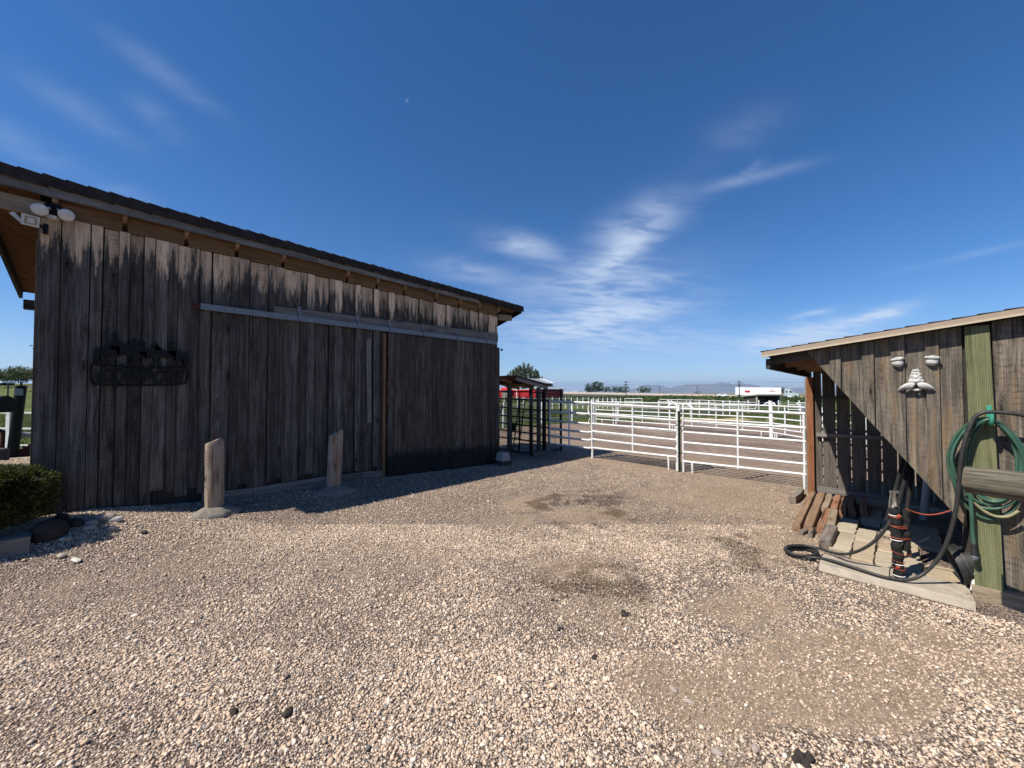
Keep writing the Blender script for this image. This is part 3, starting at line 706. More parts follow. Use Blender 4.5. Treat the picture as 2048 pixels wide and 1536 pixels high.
mb = MB(); mb.board((5.71, y0+.038, capz(5.71)-.122), (7.12, y0+.038, capz(7.12)-.122), .075, .034, (0, 0, 1), tone=.8, kerf=.4); mb.build('fascia_board', 'dark_wood', barn)
mb = MB()
for (a, b) in ((xl+.03, -.76), (-.76, 7.0)):
    za, zb = y0+.05, (y1-.04 if a < -.8 else 7.0)
    mb.add([(a, za, rz(a, za, -.105)), (b, za, rz(b, za, -.105)), (b, zb, rz(b, zb, -.105)), (a, zb, rz(a, zb, -.105))], [(0, 1, 2, 3)])
mb.build('soffit', 'soffit_board', barn)
mb = MB(); mb.board((xl, y0+.02, rz(xl, y0+.02, -.135)), (xl, y1, rz(xl, y1, -.135)), .15, .036, (0, 0, 1), tone=.9); mb.build('rake_board', 'dark_wood', barn)
mb = MB(); mb.board((xr, y0+.06, rz(xr, y0+.06, -.1)), (xr, y1, rz(xr, y1, -.1)), .11, .036, (0, 0, 1), tone=.9); mb.build('rake_board', 'dark_wood', barn)
raft = [-.625, -.055, .54, 1.11, 1.72, 2.73, 3.28, 3.85, 4.58, 5.2, 5.76, 6.36]
prev = -.62
for i, xf in enumerate(raft):
    mb = MB(); mb.board((xf, y0+.055, rz(xf, y0+.055, -.19)), (xf, 7.4, rz(xf, 7.4, -.19)), .045, .13, (1, 0, 0), tone=random.uniform(.9, 1.3), kerf=.2); mb.build('rafter', 'raw_wood', barn)
    if i: 
        mb = MB(); zc = 3.875-.0265*(prev+xf)/2; mb.board((prev+.024, 6.885+random.uniform(0, .008), zc-.0265*(prev-xf)/2+random.uniform(-.01, .01)), (xf-.024, 6.885, zc+.0265*(prev-xf)/2), .27, .03, (0, 0, 1), tone=random.uniform(.8, 1.1), kerf=.3); mb.build('frieze_block', 'frieze_wood', barn)
    prev = xf
mb = MB(); mb.board((-1.13, 6.90, 3.815), (-.645, 6.895, 3.80), .175, .04, (0, 0, 1), tone=1.15, kerf=.3); mb.build('plate_beam', 'plate_wood', barn)
mb = MB(); mb.board((6.425, 6.92, 3.565), (6.87, 6.92, 3.60), .13, .09, (0, 0, 1), tone=1.1, kerf=.3); mb.build('plate_beam', 'plate_wood', barn)
mb = MB(); mb.board((-1.08, 8.9, 2.98), (-.6, 8.9, 2.98), .135, .1, (0, 0, 1), tone=.8); mb.build('eave_beam', 'dark_wood', barn)
mb = MB(); mb.board((-.768, 7.1, .3), (-.768, 7.1, 3.5), .026, .06, (1, 0, 0), tone=1.2, kerf=0); mb.build('corner_post', 'raw_wood', barn)
# header board, track with brackets
mb = MB(); mb.board((1.60, 6.872, 2.955), (6.37, 6.872, 3.052), .205, .04, (0, 0, 1), tone=1.05, kerf=.6); mb.build('header_board', 'grey_wood', barn)
trk_y = 6.835
mb = MB(); mb.board((.70, trk_y, 2.905), (6.31, trk_y, 2.908), .085, .05, (0, 0, 1), tone=1, kerf=0); track = mb.build('door_track', 'galvanised', barn)
mb = MB(); mb.board((.615, trk_y+.01, 2.905), (.698, trk_y+.01, 2.905), .07, .03, (0, 0, 1), tone=1, kerf=0); mb.build('track_end', 'dark_red_metal', track)
for bx in (1.955, 2.915, 3.53, 4.265, 5.13, 5.99):
    mb = MB(); mb.box((bx, 6.846, 3.045), (.042, .012, .125)); mb.box((bx+.012, trk_y-.008, 2.912), (.05, .062, .105)); mb.box((bx, 6.828, 2.975), (.042, .04, .012))
    mb.ball((bx, 6.837, 3.075), .008, sub=1); mb.build('bracket', 'galvanised', track)
# sliding door
mb = MB(); dxs = [3.50, 3.623, 3.763, 3.911, 4.042, 4.18, 4.321, 4.462, 4.589, 4.737, 4.888, 5.004, 5.149, 5.298, 5.431, 5.564, 5.709, 5.842, 5.978, 6.117, 6.252]
for i in range(len(dxs)-1):
    xc = (dxs[i]+dxs[i+1])/2; y = 6.822+random.choice((-.007, 0, .005)); mb.board((xc, y, .03+.06*max(0, (5-xc)/1.5)), (xc, y, 2.845), dxs[i+1]-dxs[i]-.005, .022, (1, 0, 0), ground=lambda p: base_z(p.x)-.02, kerf=random.choice((0., .2, .5)))
mb.board((6.315, 6.812, .03), (6.315, 6.812, 2.80), .118, .03, (1, 0, 0), ground=lambda p: 0, kerf=0, tone=.9)
mb.board((3.535, 6.806, .1), (3.535, 6.806, 2.84), .10, .02, (1, 0, 0), ground=lambda p: .05, kerf=0, tone=1.15)
door = mb.build('sliding_door', 'door_wood', barn)
mb = MB(); pts = spline([(6.285, 6.775, 1.62), (6.325, 6.74, 1.55), (6.375, 6.72, 1.44), (6.385, 6.72, 1.35), (6.335, 6.735, 1.25), (6.30, 6.77, 1.165)], 6)
mb.tube(pts, [.013+.006*math.sin(i*.9)**2+.008*(i/len(pts)) for i in range(len(pts))], 8); mb.build('door_handle', 'timber_grey', door, smooth=40)
mb = MB(); mb.board((3.155, 6.868, 1.15), (3.125, 6.868, 2.70), .075, .024, (1, 0, 0), tone=1.28, kerf=.9); mb.build('patch_board', 'grey_wood', barn)
mb = MB(); mb.board((3.44, 6.865, .12), (3.44, 6.865, 2.83), .05, .03, (1, 0, 0), tone=.8, kerf=0); mb.build('door_jamb', 'raw_wood', barn)
mb = MB(); mb.box((6.475, 6.83, 2.76), (.04, .03, .05)); mb.build('bolt', 'black_metal', barn)
# horseshoes on the door edge
for z, lab, rot in ((1.87, 'upper rusty horseshoe nailed to the edge of the sliding door', .5), (1.545, 'lower rusty horseshoe nailed to the edge of the sliding door', .9)):
    mb = MB(); P = []
    for k in range(15):
        an = R(-60)+R(300)*k/14+rot; P.append((3.515+.062*math.cos(an), 6.785, z+.075*math.sin(an)))
    mb.tube(P, .0095, 6); tag(mb.build('horseshoe', 'rust', smooth=40), lab, 'horseshoe', 'horseshoes on the barn door')

# flood lights under the eave
fl = thing('twin_floodlight', 'pair of round white flood lamps on one black bracket under the barn eave', 'outdoor light', (-.64, 6.86, 3.82))
mb = MB(); mb.lathe([(.0, .0), (.075, 0), (.075, .03), (.05, .045), (0, .045)], (-.64, 6.885, 3.835), (0, -1, -.1), 16); mb.tube([(-.64, 6.83, 3.83), (-.62, 6.78, 3.77)], .022, 8); mb.build('bracket', 'black_metal', fl, smooth=40)
for bx, lx in ((-.725, -.66), (-.53, -.61)):
    c = Vector((bx, 6.72, 3.745)); ax = Vector((.12 if bx > -.6 else -.02, -.9, -.35)).normalized()
    mb = MB(); mb.lathe([(.018, -.12), (.03, -.1), (.034, -.07), (.062, -.015), (.067, 0)], c, ax, 22); mb.tube([(lx, 6.83, 3.82), tuple(c-ax*.115)], .014, 8); lampb = mb.build('lamp_body', 'lamp_body', fl, smooth=50)
    mb = MB(); mb.lathe([(.067, -.002), (.066, .006), (.05, .014), (.028, .019), (.0, .021)], c, ax, 22); mb.build('lamp_lens', 'lamp_glass', lampb, smooth=60)
mb = MB(); mb.board((-.675, 6.80, 3.71), (-.60, 6.78, 3.70), .04, .06, (0, 0, 1), tone=1); mb.build('motion_sensor', 'lamp_body', fl)
sq = thing('square_floodlight', 'small square cream flood light turned sideways at the barn corner', 'outdoor light', (-.75, 6.80, 3.61))
ax = Vector((.28, -.93, -.2)).normalized(); sd = Vector((0, 0, 1)).cross(ax).normalized(); up = ax.cross(sd)
c = Vector((-.79, 6.74, 3.605))
def face_box(mb_, c, w, h, t): mb_.add([c+sd*a*w/2+up*b*h/2+ax*e*t/2 for e in (-1, 1) for a, b in ((-1, -1), (1, -1), (1, 1), (-1, 1))], [(3, 2, 1, 0), (4, 5, 6, 7), (0, 1, 5, 4), (1, 2, 6, 5), (2, 3, 7, 6), (3, 0, 4, 7)])
mb = MB(); face_box(mb, c, .125, .115, .035); face_box(mb, c-ax*.03, .08, .08, .04); head = mb.build('lamp_body', 'lamp_body', sq)
mb = MB(); face_box(mb, c+ax*.0195, .088, .082, .004); mb.build('led_panel', 'led_plate', head); mb = MB(); face_box(mb, c+ax*.023, .05, .05, .004); mb.build('led_chip', 'lamp_glass', head)
mb = MB(); mb.tube([tuple(c-ax*.05), (-.71, 6.83, 3.585)], .02, 8); mb.box((-.695, 6.87, 3.58), (.04, .05, .11)); mb.build('bracket', 'black_metal', sq)
mb = MB(); mb.prism([(-.02, 0), (.018, .0), (.09, .075), (.06, .1)], (-.85, 6.76, 3.575), (-1, 0, 0), (0, 0, 1), (.01, .02, 0)); mb.build('visor', 'lamp_body', sq)

# cut-metal sign: riders and horses over a word
sign = thing('metal_sign', 'black cut-metal silhouette sign of riders and horses on the barn wall', 'wall sign', (.13, 6.868, 1.85))
sc = 1.0; SO = Vector((-.30, 6.845, 1.80))
TH = (0, .012, 0)
def flat(polys, name):
    m = MB()
    for p in polys: m.prism(p, SO, (1, 0, 0), (0, 0, 1), TH)
    return m.build(name, 'black_metal', sign)
def strokes(lines, w, name):
    m = MB()
    for L in lines:
        pts = [SO+Vector((x, random.uniform(0, .003), z)) for x, z in L]
        m.tube(spline(pts, 5), w, 6)
    return m.build(name, 'black_metal', sign, smooth=50)
strokes([[(.03, .28), (-.01, .24), (-.015, .12), (.0, .03), (.05, .005), (.4, -.002), (.8, .02), (.86, .06), (.88, .16), (.85, .25), (.82, .27)], [(.02, .245), (.2, .235), (.45, .225), (.82, .25)]], .0105, 'frame')
def horse(ox, oz, s, flip=1):
    P = [(0, .12), (.02, .17), (.055, .18), (.14, .175), (.175, .19), (.20, .245), (.215, .265), (.225, .245), (.255, .21), (.25, .195), (.22, .205), (.205, .165), (.195, .12), (.205, .06), (.195, .0), (.18, .0), (.185, .06), (.17, .105),
         (.12, .10), (.075, .1), (.055, .07), (.062, .0), (.047, .0), (.035, .06), (.03, .1), (.015, .09), (.0, .03), (-.012, .06)]
    return [(ox+flip*x*s, oz+z*s) for x, z in P]
def rider(ox, oz, s):
    body = [(-.02, 0), (.03, -.03), (.04, -.1), (.055, -.11), (.055, 0), (.045, .06), (.075, .04), (.10, .03), (.105, .045), (.06, .085), (.04, .1), (-.01, .1), (-.03, .06)]
    hat = [(-.035, .145), (.06, .145), (.05, .152), (.035, .155), (.03, .185), (-.005, .185), (-.01, .155), (-.025, .152)]; hd = [(0, .1), (.025, .1), (.03, .145), (-.005, .145)]
    return [[(ox+x*s, oz+z*s) for x, z in q] for q in (body, hat, hd)]
polys = [horse(.06, .24, 1.35), horse(.33, .24, 1.1), horse(.82, .24, 1.25, -1)]
for q in (rider(.165, .455, 1.05), rider(.42, .405, .9), rider(.70, .42, .95)): polys += q
polys.append([(.82, .25), (.87, .25), (.885, .36), (.87, .45), (.85, .475), (.83, .45), (.815, .36)]); polys.append([(.0, .25), (.05, .25), (.06, .36), (.05, .44), (.03, .46), (.01, .43), (-.005, .36)])
for i in range(9): polys.append([(.05+i*.09, .245), (.075+i*.09, .245), (.07+i*.09, .245+random.uniform(.03, .07))])
flat(polys, 'silhouettes')
fo = bpy.data.curves.new('lettering', 'FONT'); fo.body = 'COWBOYS'; fo.size = .255; fo.shear = .35; fo.extrude = .004; fo.offset = .014; fo.space_character = 1.0
lo_ = bpy.data.objects.new('lettering', fo); COL.objects.link(lo_); lo_.parent = sign; lo_.rotation_euler = (R(90), R(-.6), 0); lo_.scale = (.625, 1.0, 1)
lo_.location = Vector((-.285, 6.842, 1.818))-sign.location; fo.materials.append(MATS['black_metal'])
bpy.context.view_layer.update(); me_ = bpy.data.meshes.new_from_object(lo_.evaluated_get(bpy.context.evaluated_depsgraph_get()))
lm = bpy.data.objects.new('lettering', me_); COL.objects.link(lm); lm.parent = sign; lm.location = lo_.location; lm.rotation_euler = lo_.rotation_euler; lm.scale = lo_.scale
bpy.data.objects.remove(lo_); lm.name = 'lettering'

# two stub posts with a concrete collar in front of the wall
def stub_post(name_label, foot, top, r, seed, step):
    t = thing('stub_post', name_label, 'post', foot, 'stub posts set in concrete before the barn')
    rn = random.Random(seed); f, tp = Vector(foot), Vector(top); n = 22; ax = (tp-f); L = ax.length; ax.normalize(); u = Vector((1, 0, 0)); u = (u-ax*u.dot(ax)).normalized(); w = ax.cross(u)
    mb = MB(); vs = []; fs = []; gs = []; rows = 14; ph = [rn.uniform(0, 6.28) for _ in range(4)]
    for i in range(rows+1):
        for j in range(n):
            an = 2*math.pi*j/n; h = L*i/rows
            if i == rows: h += step(math.cos(an))
            rr = r*(1+.035*math.sin(3*an+ph[0])+.025*math.sin(5*an+ph[1]+i*.1)+.02*math.sin(i*.9+ph[2]))*(1-.03*i/rows)
            if i == rows: rr *= .93
            if abs(an-4.35) < .16: rr *= .88
            p = f+ax*h+u*math.cos(an)*rr+w*math.sin(an)*rr*.85; vs.append(p); gs.append((math.cos(an)*rr+3*seed, math.sin(an)*rr, h))
    for i in range(rows):
        for j in range(n): fs.append((i*n+j, i*n+(j+1) % n, (i+1)*n+(j+1) % n, (i+1)*n+j))
    ct = len(vs); vs.append(f+ax*(L+step(0)*.9)); gs.append((3*seed, 0, L)); fs += [(rows*n+j, rows*n+(j+1) % n, ct) for j in range(n)]
    mb.add(vs, fs, gs, (10., 10., 0., rn.uniform(.85, 1.1))); shaft = mb.build('shaft', 'post_wood', t, smooth=50)
    mb = MB(); prof = [(r*2.3, -.05), (r*2.25, .0), (r*1.95, .03), (r*1.5, .055), (r*1.05, .085), (0, .085)]
    vs = []; fs = []
    for i, (q, z) in enumerate(prof):
        for j in range(24):
            an = 2*math.pi*j/24; k = 1+.14*math.sin(2*an+seed)+.08*math.sin(5*an+seed*2)+.05*math.sin(9*an); vs.append((f.x+q*k*math.cos(an)*1.08, f.y+q*k*math.sin(an)-.03, gz1(f.x, f.y)+z-.01))
    for i in range(len(prof)-1):
        for j in range(24): fs.append((i*24+j, i*24+(j+1) % 24, (i+1)*24+(j+1) % 24, (i+1)*24+j))
    mb.add(vs, fs); mb.build('concrete_collar', 'collar_concrete', t, smooth=50)
    mb = MB(); mb.tube([tuple(tp-ax*.1), tuple(tp+ax*.10)], .006, 6); mb.build('spike', 'rust', t)


stub_post('upright stub post with a sunlit foot, left of the pair before the barn', (.842, 6.43, .19), (.832, 6.43, 1.085), .106, 1, lambda c: .018*math.tanh(5*(c-.2))-.05*max(0, -c-.3)-.09*max(0, c-.75))
stub_post('leaning stub post wholly in the barn shade, right of the pair', (2.40, 6.50, .10), (2.435, 6.50, 1.055), .115, 2, lambda c: .05*math.tanh(4*(c+.05))-.10*max(0, c-.7))
pb = MB(); q = []
for z, h in ((.112, .128), (.30, .098)): q += [(6.30-h, 6.60-h, z), (6.30+h, 6.60-h, z), (6.30+h, 6.60+h, z), (6.30-h, 6.60+h, z)]
pb.add(q, [(3, 2, 1, 0), (4, 5, 6, 7), (0, 1, 5, 4), (1, 2, 6, 5), (2, 3, 7, 6), (3, 0, 4, 7)])
tag(pb.build('concrete_pier_block', 'concrete_grey'), 'tapered concrete pier block resting on a dark wood round by the barn door', 'concrete block')
pb = MB(); pb.lathe([(0, 0), (.17, 0), (.185, .04), (.18, .11), (0, .11)], (6.33, 6.58, -.0), (0, 0, 1), 22); tag(pb.build('wood_round', 'dark_wood', smooth=40), 'dark round of wood under the concrete pier block', 'log')

# ================================================================== SHED on the right (lean-to; front boards cut off on the diagonal)
FX = 5.05
shed = thing('wooden_shed', 'weathered board shed with a diagonal front opening and a tan roof edge', 'shed', (6.6, -.6, 0))
def froof(y): return 2.279-.1225*(y+.03)          # top of the fascia at the front
def bmax_z(y):                                     # lower limit of the front boards: the diagonal cut
    return 2.109+(y-.643)*(2.109-.546)/(.643+.411)
mb = MB()
def cut_board(ya, yb, x, t, tone, kerf, ztop, zlo=None, flare=.0):
    """front board between two y values, its foot on the diagonal"""
    ya, yb = max(ya, yb), min(ya, yb)
    la, lb = (bmax_z(ya), bmax_z(yb)) if zlo is None else (zlo, zlo)
    P = [(-ya, la), (-yb, lb), (-yb, ztop(yb)), (-(ya*.45+yb*.55), ztop((ya+yb)/2)-flare), (-ya, ztop(ya))]
    mk = [(2.19-.1225*y_-z_ if False else (froof(y_)-.07)-z_, 10., kerf, tone) for y_, z_ in [(-p[0], p[1]) for p in P]]*2
    mb.prism(P, (x, 0, 0), (0, -1, 0), (0, 0, 1), (t, 0, 0), tone=tone, kerf=kerf, mk=mk)
top = lambda y: froof(y)-.055
ys = [.62, .388, .235, .149, .031, -.056, -.19, -.27, -.405]
cut_board(.655, .475, FX+.004, .025, .95, .4, top)
cut_board(.476, .389, FX-.022, .025, .92, .3, top)
cut_board(.388, .235, FX+.003, .025, 1.0, .5, top)
cut_board(.234, .15, FX-.022, .025, .95, .4, top)
cut_board(.149, .031, FX+.004, .025, 1.12, .5, top)
cut_board(.032, -.055, FX-.022, .025, 1.0, .6, top)
cut_board(-.056, -.190, FX+.003, .025, 1.08, .4, top)
cut_board(-.189, -.268, FX-.022, .025, .9, .3, top)
cut_board(-.271, -.402, FX+.002, .025, 1.0, .5, top)
for ya, yb, tn, xo in ((-.565, -.728, 1.06, .0), (-.725, -.82, .95, -.024), (-.81, -1.0, 1.1, .002), (-.99, -1.08, .9, -.024), (-1.07, -1.28, 1.05, .0), (-1.27, -1.36, .95, -.024), (-1.35, -1.6, 1., .0), (-1.6, -1.85, 1.1, .002), (-1.85, -2.1, .95, 0)):
    cut_board(ya, yb, FX+xo, .025, tn, .9, top, .10)
mb.build('front_boards', 'shed_wood', shed)
mb = MB(); mb.board((5.00, -.506, .115), (5.02, -.482, froof(-.48)-.075), .150, .05, (0, 1, 0), tone=1., kerf=0, top=10., w1=.132); tag(mb.build('treated_board', 'green_wood', shed), 'greenish pressure-treated board')
mb = MB()
for y in (-.405, -.562): mb.board((5.085, y, .1), (5.085, y, 2.2), .05, .03, (0, 1, 0), tone=.6, kerf=0)
mb.board((5.11, -.47, .05), (5.11, -.47, 2.15), .09, .09, (0, 1, 0), tone=.7, kerf=0); mb.build('front_post', 'dark_wood', shed)
# roof
mb = MB(); ya, yb, xa, xb = 1.045, -2.4, 4.955, 8.5
def rp(x, y, o): return (x, y, froof(y)+o)
mb.add([rp(xa, ya, .004), rp(xb, ya, .004), rp(xb, yb, .004), rp(xa, yb, .004), rp(xa, ya, -.03), rp(xb, ya, -.03), rp(xb, yb, -.03), rp(xa, yb, -.03)],
       [(3, 2, 1, 0), (4, 5, 6, 7), (0, 1, 5, 4), (1, 2, 6, 5), (2, 3, 7, 6), (3, 0, 4, 7)])
sroof = mb.build('roof', 'dark_wood', shed)
mb = MB(); y = ya+.012
while y > yb:
    y2 = y-.14; z0, z1 = froof(y)+.018, froof(y2-.05)+.006
    mb.add([(xa-.012, y, z0), (xb, y, z0), (xb, y2-.05, z1), (xa-.012, y2-.05, z1), (xa-.012, y, z0-.012), (xb, y, z0-.012), (xb, y2-.05, z1-.012), (xa-.012, y2-.05, z1-.012)],
           [(3, 2, 1, 0), (4, 5, 6, 7), (0, 1, 5, 4), (1, 2, 6, 5), (2, 3, 7, 6), (3, 0, 4, 7)]); y = y2
mb.build('shingles', 'shingle', sroof)
mb = MB(); mb.board((xa-.004, ya, froof(ya)-.018), (xa-.004, yb, froof(yb)-.018), .042, .02, (0, 0, 1), tone=1, kerf=0); mb.build('fascia', 'tan_trim', shed)
mb = MB(); mb.board((xa-.012, ya+.002, froof(ya)-.047), (xa-.012, yb, froof(yb)-.047), .016, .03, (0, 0, 1), tone=1, kerf=0); mb.build('drip_edge', 'tan_lip', shed)
mb = MB(); mb.board((5.0, 1.0, 2.022), (8.42, 1.06, 2.022), .11, .04, (0, 0, 1), tone=.8, kerf=.2); mb.build('eave_beam', 'dark_wood', shed)
for xf in (5.13, 5.9, 6.7, 7.5, 8.28):
    mb = MB(); mb.board((xf, 1.0, froof(1.0)-.085), (xf, yb, froof(yb)-.085), .10, .04, (0, 0, 1), tone=random.uniform(.8, 1.2), kerf=.2); mb.build('rafter', 'raw_wood' if xf > 5.2 else 'dark_wood', shed)
mb = MB(); mb.add([rp(4.99, 1.0, -.034), rp(8.48, 1.0, -.034), rp(8.48, yb, -.034), rp(4.99, yb, -.034)], [(0, 1, 2, 3)]); mb.build('ceiling_board', 'soffit_board', shed)
# back wall of gapped slats with rails
mb = MB(); y = 1.0; k = 0
gaps = [.888, .711, .531, .348, .176, .002, -.178, -.36, -.54, -.72, -.9, -1.08, -1.26, -1.44, -1.62, -1.8, -1.98, -2.16, -2.34]
for g in gaps:
    yb_ = g+.0075; mb.board((8.26, (y+yb_)/2, .06), (8.26, (y+yb_)/2+random.uniform(-.002, .002), froof(y)-.05), y-yb_, .022, (0, 1, 0), tone=random.uniform(.8, 1.2)); y = g-.0065
mb.build('back_slats', 'slat_wood', shed)
for z, w, nm, tn in ((1.003, .066, 'grey_wood', 1.1), (1.625, .05, 'dark_wood', 1.3), (.095, .085, 'grey_wood', 1.1)):
    mb = MB(); mb.board((8.215, .965, z), (8.215, -2.3, z), w, .06, (0, 0, 1), tone=tn, kerf=.2); mb.build('back_rail', nm, shed)
mb = MB(); mb.board((8.245, 1.045, -.02), (8.245, 1.045, 1.965), .12, .09, (1, 0, 0), tone=1., kerf=0, top=10.); tag(mb.build('corner_post', 'red_wood', shed), 'reddish brown corner post')
mb = MB(); mb.board((8.312, 1.10, -.02), (8.312, 1.10, 1.97), .02, .05, (1, 0, 0), tone=1.2, kerf=0); mb.build('corner_trim', 'grey_wood', shed)
mb = MB(); y = -.5
for xx in np.arange(5.2, 8.3, .2): mb.board((xx+.1, -2.42, .05), (xx+.1, -2.42, 2.45), .196, .022, (1, 0, 0))
mb.build('end_boards', 'shed_wood', shed)
mb = MB(); mb.board((5.02, -.415, .056), (4.98, -2.2, .056), .13, .118, (1, 0, 0), tone=1.0, kerf=.2); mb.build('base_timber', 'timber_tan', shed)

# green-man style plaster face: two eyes, a nose with moustache
def wall_pt(y, z, off=0.): return Vector((FX-.024-off, y, z))
def eye(y, z, seed, label, tilt):
    t = thing('eye_plaque', label, 'wall ornament', wall_pt(y, z), 'plaster eyes on the shed wall')
    c = wall_pt(y, z); m = MB(); m.ball(c+Vector((-.008, 0, -.012)), (.036, .042, .040), sub=3, bump=.025, seed=seed); m.build('eyeball', 'plaster', t, smooth=60)
    m = MB(); P = [c+Vector((-.034-.010*math.cos(a), -.026*math.sin(a), -.018-.012*math.cos(a))) for a in np.linspace(-1.2, 1.2, 9)]; m.tube(P, .0032, 6); m.build('lower_lid', 'plaster', t, smooth=60)
    m = MB(); rm = Matrix.Rotation(tilt*30, 3, 'X'); m.ball(c+Vector((-.016, 0, .018)), (.036, .047, .019), rm, sub=3, bump=.07, seed=seed+1)
    rn = random.Random(seed)
    for k in range(26):
        a = rn.uniform(-1.3, 1.3); b = rn.uniform(.0, 1.2); q_ = rm@Vector((-.034*math.cos(a)*math.cos(b), .045*math.sin(a)*math.cos(b), .018*math.sin(b))); m.ball(c+Vector((-.016, 0, .018))+q_, (.006, .011, .006), sub=1)
    m.build('eyebrow', 'plaster', t, smooth=60)
eye(-.012, 1.990, 3, 'white plaster eye farther from the green board on the shed wall', -.006); eye(-.226, 1.990, 9, 'white plaster eye nearer the green board on the shed wall', .004)
fc = thing('face_plaque', 'white plaster nose and moustache fixed to the shed boards', 'wall ornament', wall_pt(-.125, 1.80))
o = wall_pt(-.125, 1.822)
m = MB(); m.lathe([(.0, .092), (.014, .088), (.019, .07), (.027, .045), (.034, .02), (.036, .0), (0, -.005)], o, (0, 0, 1), 18)
rn = random.Random(4)
for k in range(46):
    z = rn.uniform(.004, .088); a = rn.uniform(-1.5, 1.5); r_ = .036-.022*(z/.09)**1.2; m.ball(o+Vector((-r_*math.cos(a), r_*math.sin(a)*1.05, z)), rn.uniform(.007, .011), sub=1)
m.build('nose_bridge', 'plaster', fc, smooth=60)
m = MB(); m.ball(o+Vector((-.018, 0, -.016)), (.034, .034, .024), sub=3); m.ball(o+Vector((-.010, .031, -.014)), (.022, .021, .017), sub=3); m.ball(o+Vector((-.010, -.031, -.014)), (.022, .021, .017), sub=3); m.build('nose_tip', 'plaster', fc, smooth=60)
m = MB()
for sgn in (1, -1):
    for k in range(4):
        ye = (.114, .086, .060, .037)[k]; q_ = lambda f_, z_, x_: o+Vector((x_, sgn*(.012+(ye-.012)*f_), z_))
        P = [q_(0, -.036, -.018), q_(.36, -.046, -.034), q_(.72, -.070, -.030), q_(1, -.096+.003*k, -.010)]
        Q = spline(P, 7); n = len(Q); m.tube(Q, [.004+.0155*math.sin(math.pi*min(1, (i+2)/(n+1)))**.8*(1-.35*i/n) for i in range(n)], 10)
m.build('moustache', 'plaster', fc, smooth=70)
m = MB(); Q = spline([o+Vector((-.018, y_, -.087-.008*math.cos(y_*40))) for y_ in np.linspace(-.034, .034, 6)], 4); m.tube(Q, [.003+.0095*math.sin(math.pi*i/(len(Q)-1)) for i in range(len(Q))], 10); m.build('lower_lip', 'plaster', fc, smooth=70)

# ------------------------------------------------------------------ floor of the shed: timbers, slabs, concrete strip
TG = 'landscape timbers laid under the shed'
def timber(a, b, w, h, mat, label, z0=.0, roundness=.24, oct_=False, bow=0.):
    a, b = Vector((*a, z0)), Vector((*b, z0)); ax = (b-a); L = ax.length; ax.normalize(); sd = Vector((ax.y, -ax.x, 0)); mb = MB()
    c = w*roundness*.5; prof = [(-w/2+c, 0), (w/2-c, 0), (w/2-c*.3, h*.16), (w/2, h*.32), (w/2, h*.68), (w/2-c*.35, h*.9), (w/2-c, h), (-w/2+c, h), (-w/2+c*.35, h*.9), (-w/2, h*.68), (-w/2, h*.32), (-w/2+c*.3, h*.16)]
    k = len(prof); vs = []; gs = []; fs = []; rows = 9; o = random.uniform(0, 60); ph = random.uniform(0, 6)
    for i in range(rows+1):
        al = L*i/rows; s_ = 1+.03*math.sin(i*1.3+ph); off = bow*math.sin(math.pi*i/rows)
        e = .93 if i in (0, rows) else 1.
        for x, z in prof: vs.append(a+ax*al+sd*(x*s_*e+off)+Vector((0, 0, .5*h+(z-.5*h)*s_*e))); gs.append((o+x, z, al+o))
    for i in range(rows):
        for j in range(k): fs.append((i*k+j, (i+1)*k+j, (i+1)*k+(j+1) % k, i*k+(j+1) % k))
    fs += [tuple(range(k)), tuple(rows*k+j for j in range(k-1, -1, -1))]
    mb.add(vs, fs, gs, (10., 10., 0., random.uniform(.88, 1.12)))
    return tag(mb.build('landscape_timber', mat, smooth=35), label, 'timber', TG)
timber((5.84, .90), (7.98, 1.0), .085, .085, 'timber_brown', 'slim rounded brown timber, outermost of the row under the shed')
timber((5.86, .785), (7.95, .885), .105, .10, 'timber_brown', 'long flat brown timber beside the slim outer one')
timber((5.93, .675), (6.95, .70), .088, .095, 'timber_red', 'short reddish timber lying in front of a paler one')
timber((6.96, .745), (7.95, .785), .082, .10, 'timber_tan', 'pale tan timber behind the short reddish front one', bow=.01)
timber((6.02, .595), (6.93, .635), .098, .10, 'timber_tan', 'cracked pale timber touching the first sandstone slab')
timber((6.94, .645), (7.95, .68), .085, .10, 'timber_red', 'reddish timber in line behind the cracked pale one')
timber((5.36, .575), (6.01, .575), .12, .12, 'timber_grey', 'short thick grey timber nearest the black hose coil')
timber((7.02, .555), (7.95, .585), .078, .105, 'timber_red', 'bright red timber against the slatted wall, left of a bowed one')
timber((7.02, .455), (7.95, .505), .085, .105, 'timber_red', 'bowed reddish timber with a sawn tan end by the slatted wall', bow=-.02)
timber((7.1, .34), (7.95, .385), .08, .105, 'timber_red', 'reddish timber half in shade, last before the dark corner')
timber((7.25, 1.16), (8.0, 1.16), .10, .11, 'timber_grey', 'grey rotten timber stub outside the corner post', bow=.015)
timber((5.72, .84), (6.02, .80), .055, .05, 'timber_grey', 'thin grey wood offcut lying before the outer timbers', bow=.01)
timber((5.70, .745), (5.98, .735), .05, .055, 'timber_grey', 'broken splintered wood offcut before the short reddish timber', bow=-.008)

